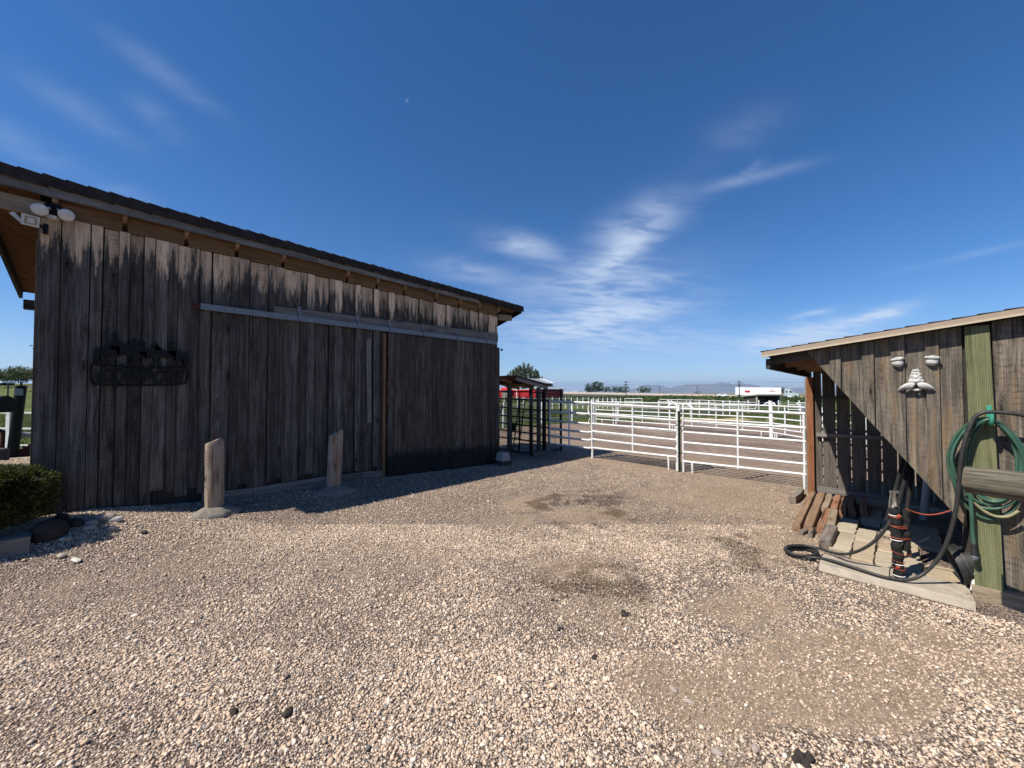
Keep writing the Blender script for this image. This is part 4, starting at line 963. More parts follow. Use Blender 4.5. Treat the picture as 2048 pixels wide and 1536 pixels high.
PG = 'sandstone slabs paving the shed floor'
def slab(x0, x1, y0, y1, h, mat, label, seed):
    rn = random.Random(seed); mb = MB(); j = lambda: rn.uniform(-.008, .008); N = 7; ring = []
    for (ax_, ay_, bx_, by_) in ((x0, y0, x1, y0), (x1, y0, x1, y1), (x1, y1, x0, y1), (x0, y1, x0, y0)):
        for i in range(N): ring.append((ax_+(bx_-ax_)*i/N+j(), ay_+(by_-ay_)*i/N+j()))
    tl = [rn.uniform(-.006, .006) for _ in range(3)]; n = len(ring); cx, cy = (x0+x1)/2, (y0+y1)/2
    zt = lambda x, y: h+tl[0]*(x-cx)*2+tl[1]*(y-cy)*2
    vs = [(x, y, -.02) for x, y in ring]+[(x, y, zt(x, y)-.008) for x, y in ring]+[(cx+(x-cx)*.96, cy+(y-cy)*.96, zt(x, y)) for x, y in ring]
    mb.add(vs, [(i, (i+1) % n, n+(i+1) % n, n+i) for i in range(n)]+[(n+i, n+(i+1) % n, 2*n+(i+1) % n, 2*n+i) for i in range(n)]+[tuple(range(2*n, 3*n))])
    return tag(mb.build('paving_slab', mat, smooth=30), label, 'paving slab', PG)
slab(5.33, 6.10, .368, .545, .045, 'sandstone', 'sandstone slab beside the timbers, its front end toward the hose coil', 1)
slab(6.11, 6.72, .372, .55, .05, 'sandstone', 'sandstone slab beside the cracked pale timber, behind the first slab', 2)
slab(5.20, 5.86, .19, .357, .045, 'sandstone_warm', 'pale sandstone slab, second from the timbers at the concrete strip', 3)
slab(5.87, 6.36, .198, .363, .05, 'sandstone', 'sandstone slab with a broken corner, second from the timbers, behind', 4)
slab(5.13, 5.62, -.148, .176, .042, 'sandstone', 'wide sandstone slab directly behind the wrapped hydrant', 5)
slab(5.63, 6.10, -.14, .165, .05, 'sandstone_warm', 'sandstone slab with straw at its corner, half lit behind the hydrant', 6)
slab(5.10, 5.55, -.37, -.158, .04, 'sandstone_warm', 'sandstone slab running under the black rubber bucket', 7)
slab(6.73, 7.6, .17, .36, .03, 'sandstone', 'shaded sandstone slab in the corner by the slatted wall', 8)
slab(6.40, 7.3, -.06, .165, .035, 'sandstone', 'shaded sandstone slab in the middle of the shed floor', 9)
slab(6.12, 7.1, -.33, -.08, .035, 'sandstone', 'shaded sandstone slab under the foot of the grey pipe', 10)
mb = MB(); P = [(4.700, .555), (4.705, -.40), (5.085, -.395), (5.07, -.1), (5.10, .2), (5.06, .555)]; n = 6
P = [(4.715, .555), (4.700, .3), (4.71, 0), (4.700, -.41), (5.09, -.40), (5.10, -.1), (5.085, .2), (5.06, .555)]; n = 8
mb.add([(x-.015 if i < 4 else x, y, -.03) for i, (x, y) in enumerate(P)]+[(x+.02 if i < 4 else x, y, .045) for i, (x, y) in enumerate(P)]+[(x+.045 if i < 4 else x, y, .055) for i, (x, y) in enumerate(P)],
       [(i, n+i, n+(i+1) % n, (i+1) % n) for i in range(n)]+[(n+i, 2*n+i, 2*n+(i+1) % n, n+(i+1) % n) for i in range(n)]+[tuple(range(3*n-1, 2*n-1, -1))])
tag(mb.build('concrete_strip', 'concrete'), 'low pale concrete strip in front of the sandstone slabs', 'concrete strip')
mb = MB()      # straw and chaff caught against the slabs
rn = random.Random(12)
for cx, cy, k, s_ in ((5.95, .12, 60, .12), (4.86, -.42, 90, .12), (6.85, .5, 50, .15), (4.75, -.45, 50, .08)):
    for _ in range(k):
        x, y = cx+rn.gauss(0, s_)*.6, cy+rn.gauss(0, s_)*.45; a = rn.uniform(0, 3.14); L = rn.uniform(.015, .045); z = .02+rn.uniform(0, .04)
        mb.tube([(x, y, z), (x+L*math.cos(a), y+L*math.sin(a), z+rn.uniform(-.005, .01))], .0012, 4)
tag(mb.build('straw', 'timber_tan'), 'wisps of dry straw caught along the slab edges', 'straw', None, 'stuff')

# ------------------------------------------------------------------ yard hydrant in black wrapping, pipes and cord
hy = thing('yard_hydrant', 'yard hydrant bundled in black foam and tied with orange cord', 'hydrant', (4.90, .012, .05))
hb = Vector((4.895, .012, .05)); tilt = Vector((.015, .018, .62))
def wrapped(b, tv, r, n, seed):
    rn = random.Random(seed); rows = n*6; P = []; Q = []
    for i in range(rows+1):
        q = i/rows; P.append(b+tv*q+Vector((.003*math.sin(i*.8), .004*math.cos(i*.6), 0))); k = (q*n) % 1; Q.append(r*(1+.10*math.sin(math.pi*k)-.06*(k < .12)+rn.uniform(-.03, .03)))
    return P, Q
mb = MB(); P, Q = wrapped(hb, tilt, .036, 8, 1); mb.tube(P, Q, 14); mb.build('foam_sleeve', 'foam_wrap', hy, smooth=50)
b2 = hb+Vector((.045, -.050, .24)); mb = MB(); P, Q = wrapped(b2, Vector((.0, -.004, .36)), .026, 6, 2); mb.tube(P, Q, 12); mb.build('side_sleeve', 'foam_wrap', hy, smooth=50)
def band(z, mat, r=.0385, t=.0035, wide=1, both=False, dz=0.):
    c = hb+tilt*((z-.05)/.62); m = MB()
    for k in range(wide):
        Pn = []
        for a in np.linspace(0, 2*math.pi, 26)[:-1]:
            rr = r+.003; off = Vector((rr*math.cos(a), rr*math.sin(a), dz*math.sin(a+k)+.008*k))
            if both:
                along = Vector((.045, -.05, 0)); s_ = math.cos(a)*.67-math.sin(a)*.74
                off = Vector((.67*rr*s_-.74*rr*(-math.sin(a)*.67-math.cos(a)*.74), 0, 0)) if False else Vector((rr*math.cos(a), rr*math.sin(a), off.z))+(along*.95 if s_ > 0 else Vector((0, 0, 0)))
            Pn.append(c+off)
        m.tube(Pn, t, 5, closed=True)
    m.build('tie_cord', mat, hy, smooth=60)
for z, both, w, dz in ((.585, False, 2, .006), (.50, True, 3, .008), (.405, True, 2, .006), (.275, True, 1, .012), (.20, False, 1, .006), (.135, False, 2, .01)): band(z, 'orange_cord', wide=w, both=both, dz=dz, t=.0028)
for z in (.60, .385, .175, .075): band(z, 'white_plastic', t=.004, r=.036)
mb = MB(); mb.ball(hb+tilt*.86+Vector((-.03, -.022, .02)), (.014, .018, .016), sub=2, bump=.2); mb.build('cord_knot', 'orange_cord', hy, smooth=60); mb = MB(); mb.ball(hb+tilt*.17+Vector((-.04, 0, .0)), (.01, .016, .012), sub=2, bump=.2, seed=3); mb.build('cord_knot', 'orange_cord', hy, smooth=60)
mb = MB(); c = hb+tilt; mb.lathe([(.036, -.03), (.034, .0), (.024, .02), (.017, .035), (.016, .12), (.019, .125), (.019, .135), (0, .14)], c, (0, 0, 1), 14)
mb.board(c+Vector((.022, -.026, .135)), c+Vector((-.022, .026, .135)), .022, .020, (0, 0, 1), tone=1, kerf=0); mb.tube([c+Vector((-.016, .02, .13)), c+Vector((-.03, .03, .06)), c+Vector((-.034, .034, .0))], .006, 6)
mb.tube([c+Vector((0, 0, .045)), c+Vector((-.035, -.006, .04)), c+Vector((-.042, -.008, .015))], .012, 8); mb.build('hydrant_head', 'brass_grey', hy, smooth=50)
mb = MB(); mb.tube(spline([hb+Vector((-.04, .02, .16)), hb+Vector((-.06, .055, .08)), hb+Vector((-.05, .06, .0))], 5), .0045, 6); mb.build('loose_tie', 'foam_wrap', hy)
mb = MB(); mb.prism([(-.02, 0), (.022, .005), (.018, .055), (-.015, .05)], hb+Vector((.04, -.065, .20)), (.67, -.74, 0), (0, 0, 1), (-.004, -.004, 0)); mb.build('foam_flap', 'foam_wrap', hy)
SP = 'black sleeved poles leaning behind the hydrant'
for a, b, r, lab in (((5.235, .07, .56), (5.43, -.075, 1.22), .016, 'black sleeved pole, leftmost of three leaning behind the hydrant'), ((5.28, .01, .60), (5.47, -.115, 1.22), .0185, 'black sleeved pole in the middle of three behind the hydrant'), ((5.30, -.045, .50), (5.50, -.125, 1.25), .0175, 'black sleeved pole, rightmost and steepest of three behind the hydrant')):
    d_ = (Vector(b)-Vector(a)).normalized(); a0 = Vector(a)-d_*(.04 if a[2] < .45 else .10); mb = MB(); mb.tube([a0, Vector(b)+d_*.35], r, 10); tag(mb.build('sleeved_pole', 'foam_wrap', smooth=50), lab, 'pole', SP)
mb = MB(); mb.tube([(7.45, -.225, .03), (7.5, -.29, .8), (7.55, -.35, 1.55)], .042, 12); tag(mb.build('drain_pipe', 'grey_pvc', smooth=50), 'grey-blue plastic pipe standing in the shade inside the shed', 'pipe')
mb = MB(); mb.tube(spline([(4.96, -.045, .66), (5.0, -.1, .632), (5.01, -.17, .625), (5.02, -.24, .645), (5.028, -.315, .69)], 6), .0055, 7); tag(mb.build('orange_line', 'orange_cord', smooth=60), 'orange cord slung from the hydrant to the diagonal board edge', 'cord')
# rubber bucket tipped on its side
bk = thing('rubber_bucket', 'black rubber bucket lying tipped behind the green board', 'bucket', (5.32, -.40, .04))
ax = Vector((.05, -.30, .10)).normalized(); c = Vector((5.13, -.335, .20)); m = MB()
m.lathe([(.158, .01), (.150, .06), (.142, .12), (.132, .20), (.125, .25), (0, .25), (0, .24), (.118, .24), (.138, .06), (.150, .0), (.158, .01)], c, ax, 28); m.build('bucket_wall', 'black_rubber', bk, smooth=50)
m = MB(); m.lathe([(.150, -.004), (.170, -.004), (.172, .028), (.160, .032), (.160, .04), (.168, .042), (.167, .062), (.15, .066)], c, ax, 28); m.build('bucket_rim', 'black_rubber', bk, smooth=50)
mb = MB(); mb.prism([(0, .0), (.035, .01), (.042, .17), (.03, .18)], (4.985, -.408, .06), (.2, -.98, 0), (0, 0, 1), (.012, .004, 0)); tag(mb.build('plastic_offcut', 'white_plastic'), 'white plastic offcut leaning against the foot of the green board', 'plastic piece')

# ------------------------------------------------------------------ hoses
hk = thing('hose_hook', 'bright green hose hook screwed to the green board', 'hook', (4.99, -.53, 1.50))
mb = MB(); mb.board((4.985, -.532, 1.44), (4.985, -.532, 1.60), .026, .012, (0, 1, 0), tone=1, kerf=0); mb.build('back_plate', 'hook_green', hk)
mb = MB(); P = spline([(4.98, -.532, 1.455), (4.92, -.532, 1.445), (4.875, -.532, 1.455), (4.855, -.532, 1.49), (4.853, -.532, 1.535)], 5)
for i in range(len(P)-1):
    pass
mb.tube(P, .013, 8); mb.build('hook_arm', 'hook_green', hk, smooth=60)
gh = thing('green_hose', 'coiled green garden hose hanging from the hook on the shed', 'hose', (4.93, -.52, .68))
def loop(cy, cz, ry, rz_, x, seed, top_z=None, squeeze=.0):
    rn = random.Random(seed); P = []
    for k in range(20):
        a = 2*math.pi*k/20+math.pi/2; w = 1-squeeze*max(0, math.sin(a))**2
        P.append((x+.012*math.sin(a*2+seed)+rn.uniform(-.004, .004)-(.02 if math.sin(a) > .9 else 0), cy-ry*w*math.cos(a)+rn.uniform(-.003, .003), cz+rz_*math.sin(a)))
    return P
m = MB(); g2 = MB()
for i, (cy, cz, ry, rz_, x, sq_) in enumerate(((-.505, 1.13, .205, .365, 4.945, .22), (-.51, 1.085, .19, .41, 4.955, .40), (-.525, 1.16, .15, .33, 4.915, .25), (-.505, 1.145, .185, .345, 4.92, .34), (-.535, 1.16, .125, .325, 4.95, .35))):
    P = loop(cy, cz, ry, rz_, x, i*3+1, squeeze=sq_); Q = []
    Pc = [Vector(p) for p in P]; n = len(Pc)
    for k in range(n):
        a, b, c_, d_ = Pc[(k-1) % n], Pc[k], Pc[(k+1) % n], Pc[(k+2) % n]
        for s_ in (0, .25, .5, .75): Q.append(.5*((2*b)+(c_-a)*s_+(2*a-5*b+4*c_-d_)*s_*s_+(3*b-a-3*c_+d_)*s_**3))
    m.tube(Q, .0115, 9, closed=True)
m.build('coil', 'hose_green', gh, smooth=70)
g2.tube(spline([(4.90, -.44, 1.46), (4.90, -.40, 1.36), (4.90, -.385, 1.1), (4.91, -.41, .88), (4.90, -.418, .72), (4.905, -.42, .58), (4.90, -.425, .47)], 7), .0125, 9); g2.build('hanging_end', 'hose_green', gh, smooth=70)
m = MB(); m.lathe([(.015, 0), (.0185, .004), (.0185, .09), (.021, .094), (.021, .10), (0, .10)], (4.90, -.424, .475), (.03, -.02, -1), 12); m.build('grip', 'black_rubber', gh, smooth=40)
m = MB(); m.lathe([(.021, 0), (.023, .004), (.023, .018), (.019, .022), (.019, .03), (0, .03)], (4.903, -.426, .375), (.03, -.02, -1), 12); m.build('coupling', 'galvanised', gh, smooth=40)
m = MB(); P = spline([(4.905, -.47, 1.47), (4.915, -.405, 1.32), (4.91, -.388, 1.1), (4.92, -.40, .95), (4.93, -.44, .8), (4.935, -.52, .72), (4.94, -.6, .72), (4.935, -.66, .78)], 7); m.tube(P, .0115, 9); m.build('faded_turn', 'hose_tan', gh, smooth=70)
bh = MB()
path = [(4.90, -1.05, 1.36), (4.895, -.85, 1.47), (4.89, -.70, 1.525), (4.88, -.56, 1.548), (4.875, -.47, 1.53), (4.87, -.42, 1.43), (4.86, -.375, 1.22), (4.865, -.352, .98), (4.87, -.335, .76), (4.875, -.29, .50), (4.87, -.23, .31), (4.85, -.14, .155), (4.80, -.05, .088), (4.765, .06, .073), (4.76, .15, .075), (4.80, .30, .078), (4.85, .48, .078), (4.89, .60, .055),
        (4.86, .72, .035), (4.88, .80, .03), (5.0, .845, .03), (5.12, .80, .03), (5.17, .70, .03), (5.10, .62, .033), (4.98, .63, .04), (4.87, .70, .045), (4.855, .79, .045), (4.93, .86, .045), (5.07, .85, .05), (5.17, .75, .05), (5.15, .64, .055), (5.03, .60, .06), (4.90, .645, .06), (4.84, .75, .055), (4.90, .84, .06), (5.03, .84, .065), (5.14, .73, .07), (5.14, .60, .075), (5.06, .50, .09), (4.97, .40, .125), (4.92, .30, .19), (4.90, .20, .29), (4.90, .12, .41), (4.895, .06, .54), (4.89, .035, .62)]
Q = spline(path, 6); n = len(Q); bh.tube(Q, [.0148 if Q[i].z > .25 and i < n*.4 else .0132 for i in range(n)], 10)
tag(bh.build('black_hose', 'hose_black', smooth=70), 'long black hose looping from the hook to a ground coil and hydrant', 'hose')

# hitching rail in the foreground
hr = thing('hitching_rail', 'weathered octagonal hitching rail end jutting in before the shed', 'rail', (4.25, -.65, 0))
r0 = Vector((4.235, -.338, 1.085)); rd = -(Vector((1, 1, 0)).normalized()*math.cos(R(29))-Vector((1, -1, 0)).normalized()*math.sin(R(29)))
m = MB(); vs = []; fs = []; gs = []; L = 1.9; u = Vector((rd.y, -rd.x, 0)); kk = 28
for i in range(13):
    for j in range(kk):
        a = 2*math.pi*(j+.5)/kk; o8 = abs(((a+.39) % .785)-.3925); rr = .094/math.cos(min(o8, .39))*(1+.008*math.sin(j*2.1+i*.5)+.01*math.sin(i*1.1+j))*(.95 if i == 0 else 1)
        if j in (9, 13, 18) and i > 0: rr *= .88 if j == 9 else .93
        q = r0+rd*(L*i/12)+u*math.cos(a)*rr*.9+Vector((0, 0, math.sin(a)*rr)); vs.append(q); gs.append((math.cos(a)*rr, math.sin(a)*rr, L*i/12))
for i in range(12):
    for j in range(kk): fs.append((i*kk+j, (i+1)*kk+j, (i+1)*kk+(j+1) % kk, i*kk+(j+1) % kk))
fs += [tuple(range(kk)), tuple(12*kk+j for j in range(kk-1, -1, -1))]
m.add(vs, fs, gs, (10., 10., 0., 1.)); m.build('rail', 'rail_wood', hr, smooth=30)
m = MB(); pp = r0+rd*1.5; m.tube([(pp.x, pp.y, -.2), (pp.x, pp.y, 1.02)], .09, 12); m.build('rail_post', 'rail_wood', hr, smooth=30)

# ================================================================== white pipe corral panels
def panel(name_label, A, B, hA, hB, group, r=.023, ups=(0., .5, 1.), legs=(), hoopA=False, hoopB=True, rot_r=None, base=None):
    """a pipe panel between two ground points; hA/hB: rail heights at its ends"""
    ax_, ay_ = A; bx_, by_ = B; za = gz1(*A) if base is None else base; zb = gz1(*B) if base is None else base
    t = thing('corral_panel', name_label, 'fence panel', (ax_, ay_, za), group)
    d = Vector((bx_-ax_, by_-ay_, 0)); L = d.length; e = d.normalized()
    pt = lambda f, h0, h1: Vector((ax_+d.x*f, ay_+d.y*f, (za+h0)*(1-f)+(zb+h1)*f))
    for i, (h0, h1) in enumerate(zip(hA, hB)):
        m = MB(); m.tube([pt(0, h0, h1), pt(.34, h0, h1)+Vector((0, 0, random.uniform(-.004, .004))), pt(.67, h0, h1)+Vector((0, 0, random.uniform(-.004, .004))), pt(1, h0, h1)], r*(1.12 if i == 0 else 1), 8); m.build('rail', 'white_paint', t, smooth=50)
    for f in ups:
        m = MB(); top_ = pt(f, hA[0], hB[0]); bot = pt(f, hA[-1], hB[-1]); end = f in (0., 1.)
        if end and ((f == 0. and hoopA) or (f == 1. and hoopB)):
            s_ = e*(1 if f == 0. else -1); bot = pt(f, .0, .0)
            P = [bot, top_+Vector((0, 0, .02)), top_+Vector((0, 0, .085))+s_*.018, top_+Vector((0, 0, .108))+s_*.07, top_+Vector((0, 0, .075))+s_*.14, top_+s_*.215]
            m.tube([bot]+spline(P[1:], 5), r, 8)
        else: m.tube([bot-Vector((0, 0, r)), top_], r*.95, 8)
        m.build('upright', 'white_paint', t, smooth=50)
    for f in legs:
        m = MB(); q = pt(f, hA[-1], hB[-1]); zg = za*(1-f)+zb*f; m.tube([q, Vector((q.x, q.y, zg+.06)), Vector((q.x, q.y, zg-.01))], [r*1.25, r*.85, r*.7], 8); m.build('leg', 'white_paint', t, smooth=50)
    return t


NG = 'white pipe panels of the near fence'; NX = 8.53
panel('white six-rail panel running from the green T-post behind the shed', (NX, 3.285), (NX, .1), [1.357, 1.097, .855, .631, .426, .222], [1.325, 1.07, .835, .622, .444, .268], NG, .0235, (0., .332, .662, 1.), (.058, .66), True, False, base=0.)
panel('white gate panel left of the green T-post, mostly in sun', (NX, 5.60), (NX, 3.41), [1.425, 1.156, .908, .713, .508, .285], [1.372, 1.10, .876, .671, .47, .300], NG, .0235, (0., .52, 1.), (.91,), False, True, base=0.)
panel('second white panel standing close behind the sunny gate panel', (NX+.085, 5.75), (NX+.085, 3.46), [1.40, 1.128, .885, .68, .478, .262], [1.345, 1.075, .848, .645, .445, .272], NG, .0225, (1.,), (), False, True, base=0.)
panel('white panel in the barn shade between the wire cage and the gate post', (NX, 7.0), (NX, 5.66), [1.475, 1.182, .927, .695, .485, .268], [1.445, 1.155, .902, .675, .468, .262], NG, .0235, (0., .5), (), False, False, base=0.)
panel('second shaded white panel doubled behind the one at the cage', (NX+.085, 7.1), (NX+.085, 5.85), [1.447, 1.155, .90, .67, .46, .244], [1.415, 1.128, .876, .65, .444, .238], NG, .0225, (0.,), (), False, False, base=0.)
bp_ = panel('black pipe panel showing through the wire cage', (NX+.02, 9.4), (NX+.02, 7.06), [1.53, 1.25, .99, .745, .52, .28], [1.48, 1.19, .93, .70, .49, .27], None, .0225, (0., .5, 1.), (), False, False, base=0.)
for o_ in bp_.children: o_.data.materials[0] = MATS['black_metal']
tp = thing('t_post', 'green steel T-post with a white top where two white panels meet', 'post', (8.47, 3.345, 0))
m = MB(); m.box((8.47, 3.345, .71), (.012, .05, 1.46)); m.box((8.452, 3.345, .70), (.03, .012, 1.44))
for z in np.arange(.12, 1.3, .055): m.box((8.434, 3.345, z), (.012, .016, .014))
m.build('post', 'green_steel', tp); m = MB(); m.box((8.45, 3.345, 1.375), (.06, .058, .13)); m.build('post_cap', 'white_paint', tp)
for z, mt in ((1.09, 'black_metal'), (.99, 'dark_red_metal'), (.40, 'black_metal')):
    m = MB(); P = [(8.49+.07*math.cos(a), 3.36+.085*math.sin(a), z+.008*math.sin(3*a)) for a in np.linspace(0, 6.283, 17)[:-1]]; m.tube(P, .006, 5, closed=True); m.build('tie_chain', mt, tp)
gp = thing('gate_post', 'white pipe gate post with a latch between shade and sun', 'post', (8.60, 5.635, 0))
m = MB(); m.tube([(8.60, 5.635, -.05), (8.60, 5.635, 1.53)], .03, 10); m.build('post', 'white_paint', gp, smooth=50)
m = MB(); m.tube(spline([(8.58, 5.66, 1.48), (8.56, 5.72, 1.35), (8.56, 5.72, 1.2), (8.57, 5.66, 1.12)], 5), .02, 7); m.tube([(8.56, 5.68, 1.05), (8.54, 5.72, .92), (8.56, 5.66, .80)], .011, 6); m.build('latch', 'white_paint', gp, smooth=50)

FG = 'white pipe panels of the paddock line beyond the near fence'
H6 = [1.22, .98, .76, .56, .38, .215]
panel('far paddock panel at the left end of its line by the tall white post', (19.458, 12.492), (18.261, 7.667), H6, H6, FG, .026, (0., .35, .68, 1.), (.1,), True, True)
panel('far paddock panel in the middle of its line, behind the T-post', (18.255, 7.64), (17.26, 3.42), H6, H6, FG, .026, (0., .26, .52, .77, 1.), (.03, .06, .93), True, True)
panel('far paddock panel angling toward the shed from the double white post', (17.20, 3.33), (14.9, 1.35), H6, H6, FG, .026, (0., .25, .62, .86, 1.), (.05, .09), True, False)
panel('short white panel behind the shed corner post', (15.6, 2.05), (13.9, .6), [1.1, .86, .63, .42, .24], [1.1, .86, .63, .42, .24], FG, .024, (0., .5, 1.), (), False, False)
for (x, y), h, lab in (((17.28, 3.38), 1.40, 'stout white pipe post where two far paddock panels meet'), ((19.2, 11.2), 1.38, 'white pipe post left along the far paddock line'), ((19.07, 10.95), 1.25, 'thinner white pipe post next to the left far one'), ((19.65, 12.75), 1.33, 'white pipe post at the very left end of the far paddock line'), ((18.55, 7.35), 1.1, 'short white pipe post behind the middle of the far paddock line')):
    m = MB(); m.tube([(x, y, -.1), (x, y, h)], .045 if h > 1.39 else .032, 10); tag(m.build('pipe_post', 'white_paint', smooth=50), lab, 'post', 'white pipe posts of the far paddock')
hp = thing('dark_pipe_post', 'dark grey pipe post with white hooked ends beside the shed corner', 'post', (*from_dr(17.2, 13.0), 0))
q = Vector((*from_dr(17.2, 13.0), 0)); m = MB(); m.tube([q, q+Vector((0, 0, 1.22))], .05, 10); m.build('post', 'steel_grey', hp, smooth=50)
for s_ in (-1, 1):
    e = Vector((1, -1, 0)).normalized()*s_; m = MB(); m.tube([q+e*.11, q+e*.11+Vector((0, 0, 1.15))]+spline([q+e*.11+Vector((0, 0, 1.16)), q+e*.13+Vector((0, 0, 1.25)), q+e*.2+Vector((0, 0, 1.26)), q+e*.27+Vector((0, 0, 1.19))], 4), .026, 8); m.build('hooked_end', 'white_paint', hp, smooth=50)

# white tape fence curving across the grass
tf = thing('tape_fence', 'white three-strand tape fence curving across the grass field', 'fence', (25, 11.5, 0))
TPTS = [(10.4, 13.9), (13.136, 13.73), (16.1, 13.78), (19.12, 13.95), (22.7, 12.9), (26.1, 11.7), (29.47, 10.8), (30.6, 10.56), (32.5, 10.5), (34.96, 10.2), (36.5, 10.12), (38.9, 10.06), (41.4, 9.9), (43.5, 9.5), (45.5, 9.05), (47.5, 8.63), (50, 8.2), (53, 7.7), (57, 7.2), (62, 6.4)]
for i, (x, y) in enumerate(TPTS):
    z = gz1(x, y); m = MB(); m.tube([(x, y, z-.1), (x, y, z+1.20), (x, y, z+1.24)], [.05, .05, .03], 8); m.build('post', 'white_paint', tf, smooth=50)
for h in (1.02, .65, .31):
    m = MB()
    for (a, b) in zip(TPTS[:-1], TPTS[1:]): m.board((*a, gz1(*a)+h), (*b, gz1(*b)+h), .042, .006, (0, 0, 1), tone=1, kerf=0)
    m.build('tape', 'white_tape', tf)
# far line of white posts with two rails
pf = thing('post_and_rail_fence', 'long row of white posts and thin rails before the weeds', 'fence', (*from_dr(55, 8), -.5))
US = [962, 978, 994, 1009, 1023, 1035, 1047, 1062, 1077, 1092, 1105, 1119, 1131, 1143, 1155, 1166, 1177, 1187, 1197, 1206, 1215, 1224, 1232, 1241]; last = None
for u in US:
    d = 54+(u-1000)*.012; x, y = from_dr(d, d*(u-1024)/769); z = gz1(x, y); zt = EYE-(794.2+(u-1100)*.012-786)*d/769
    m = MB(); m.tube([(x, y, z-.1), (x, y, zt)], .075, 8); m.build('post', 'white_paint', pf, smooth=50)
    if last:
        for k, f in enumerate((.86, .45)):
            m = MB(); m.tube([last[k], (x, y, z+(zt-z)*f)], .022, 5); m.build('rail', 'white_tape', pf)
    last = [(x, y, z+(zt-z)*f) for f in (.86, .45)]
GG = 'low white pen panels far out in the field'
def far_pt(u, d): return from_dr(d, d*(u-1024)/769)
for u0, d0, u1, d1, h0, h1, n, lab in ((1249.5, 58, 1284.5, 56, 1.42, 1.42, 3, 'single low white pen panel standing alone right of the post row'), (1319.5, 60, 1411, 56, 1.28, 1.18, 6, 'long low white pen panel in front of the weeds, left half'), (1411, 56, 1511, 49, 1.18, .93, 6, 'long low white pen panel in front of the weeds, right half to the run-in shed'), (1577, 45, 1640, 42, 1.0, .9, 4, 'low white pen panel right of the run-in shed')):
    A, B = far_pt(u0, d0), far_pt(u1, d1)
    panel(lab, A, B, [h0, h0*.72, h0*.44, h0*.16], [h1, h1*.72, h1*.44, h1*.16], GG, .04, tuple(i/(n-1) for i in range(n)), (), False, False)
# run-in shed in the field
rs = thing('run_in_shed', 'small pale open-fronted horse shelter far out in the field', 'horse shelter', (*far_pt(1536, 62), gz1(*far_pt(1536, 62))))
def fpt(u, v, d): x, y = far_pt(u, d); return Vector((x, y, EYE-(v-786)*d/769))
d0 = 62
A, B = fpt(1513.5, 813.5, d0), fpt(1560, 813.5, d0); e = (B-A).normalized(); bk_ = Vector((1, 1, 0)).normalized()*3.6; H = 1.92
A.z = B.z = gz1(A.x, A.y); Wd = (B-A).length
m = MB(); m.add([A+bk_, B+bk_, B+bk_+Vector((0, 0, H)), A+bk_+Vector((0, 0, H)), A, A+Vector((0, 0, H)), B, B+Vector((0, 0, H))], [(0, 1, 2, 3), (4, 0, 3, 5), (6, 7, 2, 1)]); m.build('wall', 'dark_wood', rs)
m = MB(); up = Vector((0, 0, 1)); o = A-e*.3-bk_*.12
m.add([o+up*(H+.02), o+e*(Wd+.6)+up*(H+.02), o+e*(Wd+.6)+bk_*1.2+up*(H-.25), o+bk_*1.2+up*(H-.25), o+up*(H+.2), o+e*(Wd+.6)+up*(H+.2), o+e*(Wd+.6)+bk_*1.2+up*(H-.05), o+bk_*1.2+up*(H-.05)], [(3, 2, 1, 0), (4, 5, 6, 7), (0, 1, 5, 4), (1, 2, 6, 5), (2, 3, 7, 6), (3, 0, 4, 7)]); m.build('roof', 'pale_wall', rs)
for f in (0, 1):
    m = MB(); q = A+e*(Wd*f); m.board(q-up*.1, q+up*H, .2, .2, e, tone=1, kerf=0); m.build('front_post', 'pale_wall', rs)
m = MB(); m.board(A+bk_*.97+up*.95, B+bk_*.97+up*.95, .85, .04, up, tone=1, kerf=0); m.build('inner_boards', 'grey_wood', rs)

# ================================================================== wire cage beside the barn
cg = thing('wire_cage', 'roofed cage of black frames and wire mesh beside the barn', 'animal cage', (8.1, 7.5, 0))
CX0, CX1, CY0, CY1 = 7.70, 8.42, 7.02, 8.6
def frame(pts, nm, mat='black_metal', w=.045):
    m = MB()
    for a, b in pts: m.tube([a, b], w/2, 6)
    return m.build(nm, mat, cg)
Hc = 1.80
for nm, (x, y), w in (('frame_post', (7.73, 7.00), .075), ('frame_post', (8.33, 7.03), .06), ('frame_post', (8.97, 6.95), .05), ('frame_post', (7.72, 8.62), .06)):
    m = MB(); m.box((x, y, .9 if x < 8.5 else .905), (w, w, 1.84 if x < 8.5 else 1.83)); m.build(nm, 'black_metal', cg)
m = MB(); m.board((7.615, 7.72, -.02), (7.615, 7.72, 2.0), .095, .09, (1, 0, 0), tone=.7, kerf=.2); m.build('wood_post', 'grey_wood', cg)
m = MB(); m.board((8.17, 7.11, 0), (8.17, 7.11, 1.86), .085, .085, (1, 0, 0), tone=.8, kerf=.2); m.build('wood_post', 'grey_wood', cg)
m = MB(); m.board((7.615, 7.25, 2.0), (7.615, 8.3, 2.05), .12, .05, (0, 0, 1), tone=.6); m.build('roof_beam', 'dark_wood', cg)
def mesh_panel(a, b, z0, z1, nx, nz, nm, r=.0034):
    m = MB(); a, b = Vector((*a, 0)), Vector((*b, 0))
    for i in range(nx+1):
        p = a.lerp(b, i/nx); m.tube([p+Vector((0, 0, z0)), p+Vector((0, 0, z1))], r, 3, caps=False)
    for j in range(nz+1):
        z = z0+(z1-z0)*j/nz; m.tube([a+Vector((0, 0, z)), b+Vector((0, 0, z))], r, 3, caps=False)
    return m.build(nm, 'black_metal', cg)
